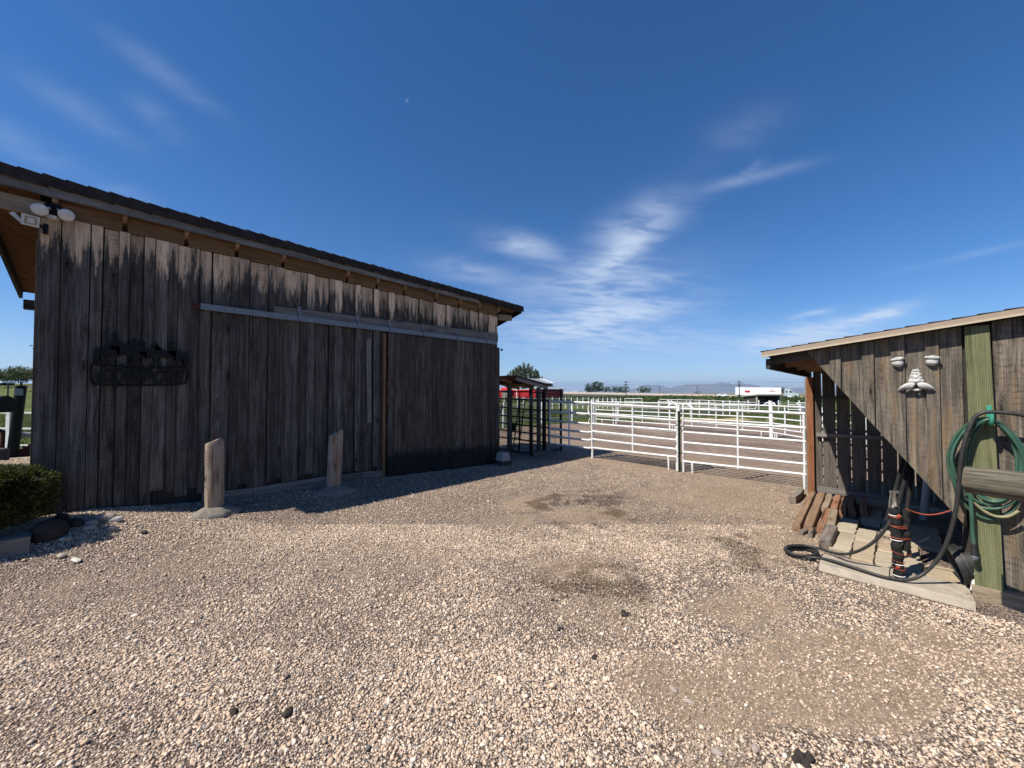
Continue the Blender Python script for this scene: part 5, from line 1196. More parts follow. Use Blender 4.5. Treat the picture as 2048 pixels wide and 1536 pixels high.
mesh_panel((8.35, 7.03), (8.95, 6.95), .08, 1.76, 12, 16, 'mesh_panel'); mesh_panel((7.70, 7.06), (7.72, 8.6), .08, 1.72, 28, 16, 'mesh_panel'); mesh_panel((7.75, 8.66), (8.86, 8.62), .08, 1.72, 22, 16, 'mesh_panel'); mesh_panel((8.87, 7.05), (8.88, 8.6), .08, 1.72, 28, 16, 'mesh_panel')
frame([((8.33, 7.03, 1.78), (8.97, 6.95, 1.78)), ((8.33, 7.03, .06), (8.97, 6.95, .06))], 'frame_rail'); frame([((7.70, 7.05, 1.74), (7.71, 8.62, 1.74)), ((7.70, 7.05, .06), (7.71, 8.62, .06)), ((7.705, 7.72, .06), (7.705, 7.72, 1.74)), ((7.70, 7.4, .06), (7.70, 7.4, 1.74))], 'frame_rail', w=.035)
dr_ = mesh_panel((7.86, 7.06), (8.26, 7.06), .1, 1.70, 8, 16, 'cage_door')
m = MB()
for a, b in (((7.84, 7.055, .08), (7.84, 7.055, 1.72)), ((8.28, 7.055, .08), (8.28, 7.055, 1.72)), ((7.84, 7.055, 1.72), (8.28, 7.055, 1.72)), ((7.84, 7.055, .08), (8.28, 7.055, .08))): m.tube([a, b], .017, 6)
m.build('door_frame', 'black_metal', dr_)
m = MB(); P = [(7.68, 6.965, 1.30), (7.60, 6.96, 1.33), (7.58, 6.96, 1.48), (7.63, 6.96, 1.63), (7.70, 6.96, 1.60)]; P = [(7.64, 6.97, 1.36), (7.735, 6.97, 1.36), (7.735, 6.97, 1.62), (7.70, 6.97, 1.64), (7.64, 6.97, 1.55)]; m.tube(P, .009, 6, closed=True); m.build('gate_latch', 'steel_grey', cg)
rpz = lambda x: 2.15-.158*(x-7.12)
m = MB(); xa, xb, ya, yb = 7.12, 8.55, 6.98, 8.75
m.add([(xa, ya, rpz(xa)-.02), (xb, ya, rpz(xb)-.02), (xb, yb, rpz(xb)-.02), (xa, yb, rpz(xa)-.02), (xa, ya, rpz(xa)+.012), (xb, ya, rpz(xb)+.012), (xb, yb, rpz(xb)+.012), (xa, yb, rpz(xa)+.012)], [(3, 2, 1, 0), (4, 5, 6, 7), (0, 1, 5, 4), (1, 2, 6, 5), (2, 3, 7, 6), (3, 0, 4, 7)]); m.build('roof', 'dark_wood', cg)
m = MB(); m.board((xa-.02, ya-.012, rpz(xa)), (xb-.02, ya-.012, rpz(xb)), .03, .02, (0, 0, 1), tone=1, kerf=0); m.build('roof_edge', 'dark_wood', cg)
m = MB(); m.board((xa+.03, ya+.03, rpz(xa)-.075), (xb-.12, ya+.03, rpz(xb)-.075), .09, .04, (0, 0, 1), tone=1.15, kerf=.3); m.build('barge_rafter', 'grey_wood', cg)
for y in (7.6, 8.2):
    m = MB(); m.board((xa+.03, y, rpz(xa)-.075), (xb-.05, y, rpz(xb)-.075), .09, .04, (0, 0, 1), tone=.9, kerf=.3); m.build('roof_rafter', 'raw_wood', cg)
m = MB(); m.add([(xa+.02, ya+.02, rpz(xa)-.024), (xb-.02, ya+.02, rpz(xb)-.024), (xb-.02, yb, rpz(xb)-.024), (xa+.02, yb, rpz(xa)-.024)], [(0, 1, 2, 3)]); m.build('soffit', 'soffit_board', cg)
m = MB(); m.board((7.75, 6.93, .03), (8.45, 6.90, .03), .05, .08, (0, 0, 1), tone=.9, kerf=.2); m.board((7.74, 7.02, .05), (8.86, 7.0, .05), .09, .04, (0, 0, 1), tone=.7, kerf=0); m.build('threshold', 'grey_wood', cg)
m = MB(); m.lathe([(.10, 0), (.125, .02), (.14, .24), (.145, .25), (.13, .25), (.12, .03), (0, .02)], (8.42, 8.42, .52), (0, 0, 1), 18); m.tube(spline([(8.42-.14, 8.42, .76), (8.42, 8.42, .88), (8.56, 8.42, .76)], 6), .005, 5); tag(m.build('hanging_bucket', 'black_rubber', smooth=50), 'black bucket hung on the shaded fence behind the cage', 'bucket')
m = MB()
for s_ in (0, .22): m.tube([(7.95, 7.7+s_, .02), (8.28, 7.75+s_, 1.42)], .018, 6)
for f in np.linspace(.1, .95, 6): m.tube([(7.95+.33*f, 7.7+.05*f, .02+1.4*f), (7.95+.33*f, 7.92+.05*f, .02+1.4*f)], .013, 6)
tag(m.build('step_ladder', 'black_metal'), 'dark narrow ladder leaning inside the wire cage', 'ladder')

# ================================================================== road, barrier, vehicles
def road_pt(r, off=0., dz=0.):
    d = 224.2-.733*r; z = float(np.interp(r, [-160, 0, 33, 108, 170], [2.1, 1.75, 1.28, -.36, -.5])); n = Vector((.707+.707*.59, .707-.707*.59, 0)).normalized()
    x, y = from_dr(d, r); return Vector((x, y, z+dz))+n*off
m = MB(); rs_ = list(np.linspace(-160, 172, 42)); vs = []; fs = []
for r in rs_:
    for off, dz in ((-16, -1.9), (-8.5, -.12), (-8, 0), (1.2, .05), (8, .02), (9, -.1), (17, -2.2)):
        p = road_pt(r, off, dz); vs.append(p)
for i in range(len(rs_)-1):
    for j in range(6): fs.append((i*7+j, (i+1)*7+j, (i+1)*7+j+1, i*7+j+1))
m.add(vs, fs); tag(m.build('road', 'asphalt'), kind='structure')
m = MB(); vs = []; fs = []
for r in rs_:
    for off, z in ((.2, 0), (.35, .25), (.48, .88), (.62, .9), (.76, .88), (.9, .25), (1.05, 0)): vs.append(road_pt(r, off, z+.03))
for i in range(len(rs_)-1):
    for j in range(6): fs.append((i*7+j, (i+1)*7+j, (i+1)*7+j+1, i*7+j+1))
m.add(vs, fs); tag(m.build('concrete_barrier', 'barrier'), 'long pale concrete barrier along the distant highway', 'barrier')
def road_frame(u):
    k = (u-1024)/769; r = 224.2*k/(1+.733*k); p = road_pt(r, -3.2); q = road_pt(r+1, -3.2); f = (q-p).normalized(); return p, f, Vector((-f.y, f.x, 0)).normalized()
def cuboid(m, o, f, l, a0, a1, b0, b1, z0, z1, tz=None):
    """box in vehicle axes: f forward, l to the left; tz lowers the top's front edge"""
    up = Vector((0, 0, 1)); P = []
    for z in (0, 1):
        for a, b in ((a0, b0), (a1, b0), (a1, b1), (a0, b1)):
            zz = (z1 if z else z0)
            if z and tz is not None and a == a1: zz = tz
            P.append(o+f*a+l*b+up*zz)
    m.add(P, [(3, 2, 1, 0), (4, 5, 6, 7), (0, 1, 5, 4), (1, 2, 6, 5), (2, 3, 7, 6), (3, 0, 4, 7)])
def wheel(parent, o, f, l, a, b, r, w):
    m = MB(); c = o+f*a+l*b+Vector((0, 0, r)); m.lathe([(r*.55, 0), (r*.9, 0), (r, w*.2), (r, w*.8), (r*.9, w), (r*.55, w)], c, l, 18); t = m.build('wheel', 'tyre', parent, smooth=40)
    m = MB(); m.lathe([(0, w*.12), (r*.5, w*.1), (r*.58, 0), (r*.58, w), (r*.5, w*.9), (0, w*.88)], c, l, 14); m.build('rim', 'steel_grey', t, smooth=40)
# semi truck
o, f, l = road_frame(1470.5); f = f.copy(); f.z = 0; f.normalize(); l = Vector((-f.y, f.x, 0)); o = o+f*.2; p2, _, _ = road_frame(1590); slope = (p2.z-o.z)/(p2-o).length; f = (f+Vector((0, 0, slope))).normalized()
tk = thing('semi_truck', 'white semi-trailer with a pale blue-grey tractor on the distant highway', 'truck', o)
m = MB(); cuboid(m, o, f, l, 0, 15.0, -1.28, 1.28, 1.02, 3.98); tr = m.build('trailer', 'truck_white', tk)
m = MB(); cuboid(m, o, f, l, .3, 14.8, -1.1, 1.1, .78, 1.0); m.build('trailer_rail', 'steel_grey', tr)
m = MB(); cuboid(m, o, f, l, 15.02, 15.5, -1.0, 1.0, 1.9, 3.7); m.build('cooling_unit', 'black_metal', tr)
m = MB(); cuboid(m, o, f, l, 3.2, 5.0, -1.29, -1.283, 1.9, 2.75); m.prism([(0, .3), (.35, .55), (.0, .55)], o+f*3.9-l*1.29+Vector((0, 0, 2.2)), f, (0, 0, 1), l*.005); m.build('logo', 'logo_red', tr)
m = MB()
for k in range(9): cuboid(m, o, f, l, 11.2+k*.22, 11.2+k*.22+.15, -1.292, -1.284, 2.35, 2.72+.06*(k % 3))
m.build('logo', 'logo_red', tr)
m = MB(); cuboid(m, o, f, l, 11.8, 12.4, -1.292, -1.284, 2.98, 3.16); cuboid(m, o, f, l, 2.6, 5.6, -1.292, -1.284, 3.3, 3.4); m.build('logo', 'black_metal', tr)
for a in (1.3, 2.6): 
    for b in (-1.25, .95): wheel(tk, o, f, l, a, b, .52, .3)
m = MB(); side = [(15.9, .95), (16.0, 3.15), (16.5, 3.75), (17.2, 3.72), (18.3, 3.05), (18.75, 2.2), (19.9, 1.95), (20.25, 1.6), (20.3, .75), (19.95, .7), (19.85, 1.05), (19.5, 1.25), (19.1, 1.25), (18.75, 1.05), (18.65, .8), (16.2, .8)]
m.prism(side, o-l*1.18, f, (0, 0, 1), l*2.36); cab = m.build('tractor', 'cab_blue', tk)
m = MB(); m.prism([(17.55, 2.15), (17.55, 2.85), (18.1, 2.8), (18.5, 2.15)], o-l*1.192, f, (0, 0, 1), l*.008); m.build('side_window', 'dark_glass', cab); m = MB(); m.prism([(16.35, 2.1), (16.35, 2.75), (16.85, 2.75), (16.85, 2.1)], o-l*1.192, f, (0, 0, 1), l*.008); m.build('sleeper_window', 'dark_glass', cab)
m = MB(); m.prism([(18.36, 2.98), (18.72, 2.26), (18.76, 2.28), (18.4, 3.0)], o-l*1.05, f, (0, 0, 1), l*2.1); m.build('windscreen', 'dark_glass', cab)
m = MB(); cuboid(m, o, f, l, 15.4, 18.6, -1.0, 1.0, .62, .82); cuboid(m, o, f, l, 20.2, 20.6, -1.15, 1.15, .5, 1.0); m.build('chassis', 'black_metal', cab)
m = MB(); cuboid(m, o, f, l, 16.9, 18.5, -1.26, -.9, .45, .9); m.build('fuel_tank', 'truck_white', cab)
for a in (15.2, 16.4, 19.3):
    for b in (-1.2, .9): wheel(tk, o, f, l, a, b, .52, .3)
# white car
o, f, l = road_frame(1434.5); car = thing('parked_car', 'white saloon car travelling behind the truck on the highway', 'car', o); car.name = 'white_car'
m = MB(); body = [(0.1, .42), (.05, .8), (.35, 1.0), (1.1, 1.3), (1.75, 1.45), (2.6, 1.42), (3.3, 1.02), (4.35, .82), (4.6, .62), (4.6, .35), (4.25, .3), (4.1, .55), (3.75, .66), (3.4, .55), (3.25, .28), (1.45, .28), (1.3, .55), (.95, .66), (.6, .55), (.45, .3)]
m.prism(body, o-l*.88, f, (0, 0, 1), l*1.76); cb = m.build('body', 'truck_white', car)
m = MB(); m.prism([(.95, 1.0), (1.3, 1.3), (1.8, 1.38), (2.5, 1.35), (2.95, 1.02)], o-l*.888, f, (0, 0, 1), l*.006); m.build('side_window', 'dark_glass', car)
for a in (.95, 3.75):
    for b in (-.88, .68): wheel(car, o, f, l, a, b, .32, .2)

# ================================================================== red barn and other far buildings
rb = thing('red_barn', 'red metal barn with a raised grey roof beyond the paddocks', 'barn', (*far_pt(1066, 112), 0))
C0 = Vector((*far_pt(1071, 112), -.1)); ex, ey = Vector((1, 0, 0)), Vector((0, 1, 0)); Hr = 3.0
W_, D_ = 13.2, 17.
def quad(mat, nm, pts, parent=rb): m_ = MB(); m_.add(pts, [tuple(range(len(pts)))]); return m_.build(nm, mat, parent)
m = MB(); P = [C0, C0+ex*W_, C0+ex*W_+ey*D_, C0+ey*D_]; m.add(P+[p+Vector((0, 0, Hr)) for p in P], [(0, 1, 5, 4), (1, 2, 6, 5), (2, 3, 7, 6), (3, 0, 4, 7)]); m.build('wall', 'red_paint', rb)
m = MB()   # vertical ribs of the sheet walls
for i in range(1, 60): m.box(C0+ey*(D_*i/60)+Vector((-.02, 0, Hr/2)), (.04, .05, Hr))
for i in range(1, 46): m.box(C0+ex*(W_*i/46)+Vector((0, -.02, Hr/2)), (.05, .04, Hr))
m.build('wall_ribs', 'red_paint', rb)
up = Vector((0, 0, 1)); ov = .5
a0 = C0-ex*ov-ey*ov+up*Hr; a1 = C0+ex*(W_+ov)-ey*ov+up*Hr; b0 = C0-ex*ov+ey*4.2+up*(Hr+.95); b1 = C0+ex*(W_+ov)+ey*4.2+up*(Hr+.95)
m = MB(); m.add([a0, a1, b1, b0]+[p-up*.12 for p in (a0, a1, b1, b0)], [(0, 1, 2, 3), (7, 6, 5, 4), (0, 4, 5, 1), (1, 5, 6, 2), (3, 2, 6, 7), (0, 3, 7, 4)]); m.build('lower_roof', 'roof_steel', rb)
c0, c1 = b0+up*1.05+ex*.5, b1+up*1.05-ex*.5
quad('slate_wall', 'clerestory', [b0+ex*.6, b1-ex*.6, c1, c0])
g0, g1 = c0+ey*5.2+up*1.5, c1+ey*5.2+up*1.5; h0, h1 = c0+ey*10.4, c1+ey*10.4
quad('slate_wall', 'gable', [b1-ex*.6, b1-ex*.6+ey*10.4, h1-ex*.1, g1-ex*.1, c1-ex*.1])
m = MB(); k0 = c0-ey*.4-up*.12; k1 = c1-ey*.4-up*.12; m.add([k0, k1, g1, g0, h1, h0]+[p-up*.12 for p in (k0, k1, g1, g0, h1, h0)], [(0, 1, 2, 3), (3, 2, 4, 5), (0, 6, 7, 1), (1, 7, 8, 2), (2, 8, 10, 4)]); m.build('upper_roof', 'roof_steel', rb)
m = MB(); m.tube([k1+up*.05, g1+up*.05], .16, 5); m.tube([g1+up*.05, h1+up*.05], .16, 5); m.build('roof_trim', 'white_paint', rb)
quad('white_paint', 'door', [C0+ex*.7-ey*.06, C0+ex*2.5-ey*.06, C0+ex*2.5-ey*.06+up*2.4, C0+ex*.7-ey*.06+up*2.4])
m = MB(); m.box(C0+ey*7.6+Vector((-.1, 0, 1.5)), (.1, .35, 3.0)); m.box(C0+Vector((-.05, 8.5, Hr-.05)), (.1, 17, .14)); m.build('trim', 'white_paint', rb)
wr = thing('white_outbuilding', 'low white building just showing behind the cage post', 'building', (*far_pt(1012, 118), 0))
q = Vector((*far_pt(1004, 118), 0)); e = Vector((1, -1, 0)).normalized(); n_ = Vector((1, 1, 0)).normalized()
m = MB(); m.add([q, q+e*2.6, q+e*2.6+up*2.6, q+up*2.6, q+n_*4, q+e*2.6+n_*4, q+e*2.6+n_*4+up*2.6, q+n_*4+up*2.6], [(0, 1, 2, 3), (1, 5, 6, 2), (4, 0, 3, 7)]); m.build('wall', 'pale_wall', wr)
m = MB(); m.add([q-e*.3-n_*.3+up*2.6, q+e*2.9-n_*.3+up*2.6, q+e*2.9+n_*2+up*3.4, q-e*.3+n_*2+up*3.4, q+e*2.9+n_*4.3+up*2.6, q-e*.3+n_*4.3+up*2.6], [(0, 1, 2, 3), (3, 2, 4, 5)]); m.build('roof', 'red_paint', wr)
fh = thing('low_pale_building', 'low white-roofed farm building behind the highway barrier', 'building', (*far_pt(1153, 330), 2))
q = Vector((*far_pt(1147, 330), 1.2)); m = MB(); m.add([q, q+e*9.5, q+e*9.5+up*1.4, q+up*1.9], [(0, 1, 2, 3)]); m.build('wall', 'pale_wall', fh)
m = MB(); m.add([q-e*.4+up*1.7, q+e*4+up*2.6-n_*.2, q+e*10+up*1.35, q+e*10+n_*8+up*1.6, q+e*4+n_*8+up*2.7, q-e*.4+n_*8+up*1.8], [(0, 1, 4, 5), (1, 2, 3, 4)]); m.build('roof', 'white_paint', fh)

# ================================================================== trees and other vegetation
def tree(name, label, loc, h, lobes, n, size, mat, group=None, trunk=.12, seed=1, vertical=False, cat='tree'):
    """trunk with limbs and a crown of leaf-sized faces gathered in clumps; lobes: (dx along e, dz, rx, rz) in metres"""
    g = np.random.default_rng(seed); loc = Vector(loc); t = thing(name, label, cat, loc, group)
    m = MB(); m.tube([loc-Vector((0, 0, .2)), loc+Vector((h*.01, 0, h*.25)), loc+Vector((0, 0, h*.55))], [trunk, trunk*.8, trunk*.3], 8)
    e = Vector((1, -1, 0)).normalized()
    for dx, dz, rx, rz in lobes: m.tube(spline([loc+Vector((0, 0, h*.22)), loc+e*dx*.5+Vector((0, 0, (h*.2+dz)*.55)), loc+e*dx+Vector((0, 0, dz))], 4), [trunk*.5-.3*trunk*i/8 for i in range(9)], 6)
    m.build('trunk', 'bark', t, smooth=50)
    tot = sum(l[2]*l[2]*l[3] for l in lobes); Q = []; T = []
    for dx, dz, rx, rz in lobes:
        k = max(12, int(n*rx*rx*rz/tot)); nc = max(5, k//26)
        cd = g.normal(size=(nc, 3)); cd /= np.linalg.norm(cd, axis=1)[:, None]; cr = g.uniform(.45, 1., nc)**.6
        cc = cd*cr[:, None]*np.array([rx, rx, rz]); ct = g.uniform(.1, .9, nc)
        idx = g.integers(0, nc, k); P = cc[idx]+g.normal(size=(k, 3))*np.array([rx, rx, rz])*(.17 if not vertical else .13); P[:, 2] += 0
        P += np.array([loc.x+e.x*dx, loc.y+e.y*dx, loc.z+dz])
        a = g.normal(size=(k, 3)); a /= np.linalg.norm(a, axis=1)[:, None]; b = np.cross(a, g.normal(size=(k, 3))); b /= np.linalg.norm(b, axis=1)[:, None]; s_ = size*g.uniform(.6, 1.5, k)[:, None]
        a, b = a*s_, b*s_*.65; Q.append(np.stack([P-a-b*.3, P+b, P+a+b*.3, P-b], 1)); T.append(np.clip(ct[idx]*.6+g.uniform(0, .4, k), 0, 1))
    m = MB(); m.quads(np.concatenate(Q), np.concatenate(T)); m.build('crown', mat, t)
    return t


def far_tree(u, vtop, vbase, d, wpx, n, mat, label, seed, lobes=None, group='trees beyond the highway', vertical=False, name='broadleaf_tree'):
    x, y = far_pt(u, d); zb = EYE-(vbase-786)*d/769; H = (vbase-vtop)*d/769; Wd = wpx*d/769
    lobes = lobes or [(0, .6, .5, .4), (-.28, .45, .3, .3), (.28, .5, .3, .3), (0, .3, .4, .25)]
    return tree(name, label, (x, y, zb), H, [(a*Wd, b*H, c*Wd, q*H) for a, b, c, q in lobes], n, H*.035, mat, group, H*.022, seed, vertical)


pop = [(i*.115-.46, .50+.18*math.cos((i-4)*.42)+.03*(i % 2), .085, .40-.03*abs(i-4)) for i in range(9)]
far_tree(1048, 734, 792, 165, 68, 7000, 'leaf_silver', 'clump of grey-green poplars rising behind the cage roof', 3, pop, None, True, 'poplar_clump')
far_tree(1187, 763, 786, 215, 40, 3200, 'leaf_dark', 'tallest rounded dark tree in the group beyond the highway', 11, [(-.12, .55, .28, .3), (.18, .68, .27, .32), (-.36, .38, .14, .22), (.3, .4, .2, .3), (0, .28, .4, .26)])
far_tree(1209, 771, 786, 222, 15, 1000, 'leaf_mid', 'small paler tree between the tall tree and the dark row', 12)
far_tree(1222, 771.5, 786, 218, 20, 1300, 'leaf_dark', 'dark round tree at the start of the clipped row', 13)
far_tree(1235, 772.5, 786.5, 219, 20, 1300, 'leaf_dark', 'dark round tree in the middle of the clipped row', 14)
far_tree(1248, 771.5, 787, 220, 22, 1300, 'leaf_dark', 'dark round tree by the utility pole, end of the row', 15)
far_tree(1288, 771.5, 787, 228, 32, 1800, 'leaf_dark', 'lone open-crowned tree right of the utility poles', 16, [(-.05, .62, .26, .3), (.25, .55, .2, .25), (-.3, .5, .18, .22), (.05, .3, .34, .22)])
far_tree(1327, 782.5, 788, 260, 12, 300, 'leaf_sage', 'low grey-green bush at the foot of a small pole', 17)
far_tree(1396, 781.5, 790, 240, 15, 400, 'leaf_sage', 'pale bush beyond the highway before the mountains', 18)
far_tree(1432.5, 784.5, 790, 235, 8, 250, 'leaf_dark', 'small dark bush just behind the white car', 19)
far_tree(1536, 775, 786, 230, 12, 250, 'leaf_sage', 'olive shrub top showing above the truck trailer', 20)
HG = 'trees on the rise behind the barn'
for i, (u, vt, w) in enumerate(((-46, 733, 60), (2, 735, 34), (22, 744, 30), (36, 732.5, 30), (54, 739, 34), (74, 737, 34), (98, 735, 40))):
    lab = ('tree on the rise mostly outside the left edge', 'dark tree cut by the left edge of view', 'low pale bush filling the dip in the tree line', 'tallest bushy tree in the line behind the lawn', 'broad green tree between the tallest one and the barn', 'green tree half hidden by the barn corner', 'tree of the rise hidden behind the barn')[i]
    if i == 6: continue
    far_tree(u, vt, 764, 62, w, 2600, 'leaf_hill' if i not in (1,) else 'leaf_mid', lab, 30+i, None, HG)
bt = (*from_dr(10.2, -12.05), 0)
tree('young_tree', 'young tree behind the barn with a few twigs poking past its corner', bt, 3.6, [(.35, 2.7, .55, .5), (.1, 2.9, .55, .22), (-.05, 2.63, .3, .07), (.4, 2.2, .5, .4)], 500, .05, 'leaf_mid', None, .05, 44)
# clipped yew-like bush at the barn corner
bu = thing('clipped_bush', 'rounded clipped yellow-green bush at the barn corner', 'bush', (-1.15, 6.5, .35))
g = np.random.default_rng(5); N = 26000; v = g.normal(size=(N, 3)); v /= np.linalg.norm(v, axis=1)[:, None]; p4 = np.sign(v)*np.abs(v)**.72; p4 /= (np.abs(p4)**3).sum(1)[:, None]**(1/3)
lump = 1+.05*np.sin(v[:, 0]*9+1)*np.sin(v[:, 2]*8)+.04*np.sin(v[:, 1]*13+v[:, 0]*5); P = p4*np.array([.66, .38, .30])*(lump*g.uniform(.80, 1.03, N)**.6)[:, None]+np.array([-1.18, 6.47, .655])
dirn = v+g.normal(size=(N, 3))*.55; dirn[:, 2] += .25; dirn /= np.linalg.norm(dirn, axis=1)[:, None]; sd_ = np.cross(dirn, g.normal(size=(N, 3))); sd_ /= np.linalg.norm(sd_, axis=1)[:, None]; s_ = g.uniform(.010, .022, N)[:, None]
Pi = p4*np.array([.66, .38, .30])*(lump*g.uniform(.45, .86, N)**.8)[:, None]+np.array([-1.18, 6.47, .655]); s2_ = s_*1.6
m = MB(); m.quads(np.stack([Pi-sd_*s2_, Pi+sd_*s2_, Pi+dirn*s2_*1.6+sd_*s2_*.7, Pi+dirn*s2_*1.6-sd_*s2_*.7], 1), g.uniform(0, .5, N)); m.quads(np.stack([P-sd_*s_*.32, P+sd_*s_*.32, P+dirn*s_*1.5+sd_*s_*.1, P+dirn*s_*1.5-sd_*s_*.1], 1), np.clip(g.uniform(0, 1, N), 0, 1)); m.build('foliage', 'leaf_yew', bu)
m = MB()
for k in range(9): m.tube(spline([(-1.18+.1*math.cos(k), 6.47+.08*math.sin(k), .28), (-1.18+.3*math.cos(k*.7), 6.47+.15*math.sin(k), .5), (-1.18+.5*math.cos(k*.7), 6.47+.25*math.sin(k*1.3), .72)], 4), .010, 5)
m.build('stems', 'bark', bu)
# edging timber, stump, rocks
m = MB(); m.board((-.66, 6.13, .195), (-1.9, 6.05, .24), .19, .17, (0, 0, 1), tone=1.05, kerf=0); tag(m.build('edging_timber', 'grey_wood'), 'squared grey edging timber under the clipped bush', 'timber')
m = MB(); m.ball((-.555, 6.27, .25), (.145, .13, .135), sub=3, bump=.04, seed=2); tag(m.build('dark_boulder', 'stone_dark', smooth=60), 'round dark boulder at the end of the edging timber', 'boulder')
RG = 'loose rocks by the barn corner'
for (x, y, rx_, ry_, rz_, rot, mat, lab) in ((-.16, 6.46, .115, .05, .05, .25, 'stone_pale', 'long pale sausage-shaped rock against the barn foot'), (-.075, 6.40, .07, .03, .035, .5, 'stone_white', 'white pointed rock beside the long pale one'), (-.26, 6.36, .055, .045, .04, .2, 'stone_pale', 'pale flat rock leaning in front of the long one'), (-.27, 6.28, .05, .04, .03, 1., 'stone_pale', 'small grey-white rock nearer the yard'), (-.40, 6.42, .10, .06, .05, .1, 'stone_dark', 'dark low rock in the shade by the boulder'), (-.445, 6.14, .035, .03, .02, .6, 'stone_white', 'small whitish rock beside the dark boulder'), (-.41, 6.12, .03, .035, .025, 0, 'stone_pale', 'pale pebble pair rock near the boulder foot'), (-.33, 5.70, .085, .028, .014, -.5, 'stone_white', 'long white slate flake lying on the sunlit gravel'), (-.43, 5.82, .045, .028, .022, -.5, 'stone_pale', 'yellowish cobble at the shade edge by the flake'), (.16, 6.03, .035, .025, .02, .2, 'stone_dark', 'brown pebble alone on the sunlit gravel'), (-.1, 6.2, .055, .03, .03, .3, 'stone_pale', 'rounded rock at the lit end of the rock row'), (-.5, 6.62, .06, .05, .05, .3, 'stone_dark', 'dark rock tucked behind under the bush')):
    m = MB(); m.ball((x, y, gz1(x, y)+rz_*.6), (rx_, ry_, rz_), Matrix.Rotation(rot-.785, 3, 'Z'), sub=3, bump=.09, seed=int(abs(x*1000))); tag(m.build('rock', mat, smooth=40), lab, 'rock', RG)
rn = random.Random(3)
SGR = 'bigger stones lying on the gravel'
for (u, v_, s_, mat, lab) in ((585, 1418, .028, 'stone_dark', 'flat dark grey stone with a tuft of grass in the near gravel'), (478, 1417, .022, 'stone_dark', 'dark grey oval stone low in the near gravel'), (1340, 1368, .022, 'stone_pale', 'tan cobble at the rim of the bare dirt patch'), (1372, 1392, .02, 'stone_pale', 'pale cobble at the rim of the bare dirt patch'), (1425, 1492, .022, 'stone_pale', 'pale pinkish cobble at the bottom of the dirt patch'), (1500, 1484, .02, 'stone_pale', 'cream cobble right of the pinkish one'), (1187, 1306, .02, 'stone_dark', 'lone brown oblong stone in the pale gravel'), (945, 1394, .022, 'stone_pale', 'pointed pinkish shard in the centre gravel')):
    du = (v_-786)/769; d = EYE/du; x, y = from_dr(d, d*(u-1024)/769); m = MB(); m.ball((x, y, gz1(x, y)+s_*.3), (s_*1.3, s_*.85, s_*.55), Matrix.Rotation(rn.uniform(0, 3), 3, 'Z'), sub=2, bump=.1, seed=u); tag(m.build('stone', mat, smooth=30), lab, 'stone', SGR)
# droppings
DG = 'dark dung clods on the yard'
for (u, v_, s_, lab) in ((1120, 1252, .022, 'small dark dung clod in the pale gravel'), (1592, 1506, .04, 'larger dark dung clod near the bottom of the bare dirt'), (1243, 1222, .03, 'dark dung clod among the damp gravel'), (1105, 1196, .02, 'dark dung crumb left of the damp gravel')):
    du = (v_-786)/769; d = EYE/du; x, y = from_dr(d, d*(u-1024)/769); m = MB()
    for k in range(7): m.ball((x+rn.gauss(0, s_*.5), y+rn.gauss(0, s_*.5), gz1(x, y)+s_*.25), s_*rn.uniform(.3, .55), sub=2, bump=.2, seed=k+u)
    tag(m.build('dung_clod', 'stone_dark', smooth=30), lab, 'dung clod', DG)

# grass: blades at the edges and over the field, one object
def blade_field():
    g = np.random.default_rng(9); Q = []; T = []
    def put(x, y, h, w):
        n = len(x); z = gz(x, y); a = g.uniform(0, 6.283, n); ln = g.normal(0, .35, (n, 2))*h[:, None]; P = np.stack([x, y, z-.005], 1)
        s_ = np.stack([np.cos(a), np.sin(a), np.zeros(n)], 1)*w[:, None]; tip = P+np.concatenate([ln, h[:, None]], 1); mid = P+np.concatenate([ln*.35, h[:, None]*.6], 1)
        Q.append(np.stack([P-s_, P+s_, mid+s_*.7, mid-s_*.7], 1)); Q.append(np.stack([mid-s_*.7, mid+s_*.7, tip+s_*.1, tip-s_*.1], 1)); tt = g.uniform(0, 1, n); T.extend((tt, tt))
    n = 62000; d = np.sqrt(g.uniform(16**2, 50**2, n)); r = d*g.uniform(-.05, .85, n); x, y = from_dr(d, r); gr, _, st = zones(x, y); ok = (gr > .55) & (st < .3); x, y = x[ok], y[ok]; k = len(x); put(x, y, g.uniform(.04, .13, k), np.full(k, .012))
    n = 9000; d = g.uniform(12, 34, n); r = -d*g.uniform(1.2, 1.42, n); x, y = from_dr(d, r); put(x, y, g.uniform(.05, .12, n), np.full(n, .01))
    for cx, cy, k, s_ in ((8.1, 1.6, 40, .2), (4.85, 3.2, 30, .1), (5.35, 4.6, 24, .12), (6.6, 1.25, 26, .1), (7.2, 1.35, 40, .25), (9.6, 4.8, 50, .4), (1.62, 2.9, 10, .03), (9.3, 7.5, 60, .5)): put(cx+g.normal(0, s_, k), cy+g.normal(0, s_, k), g.uniform(.015, .05, k), np.full(k, .003))
    m = MB(); m.quads(np.concatenate(Q), np.concatenate(T)); tag(m.build('grass', 'leaf_weed'), 'short green grass over the paddock field', 'grass', None, 'stuff')


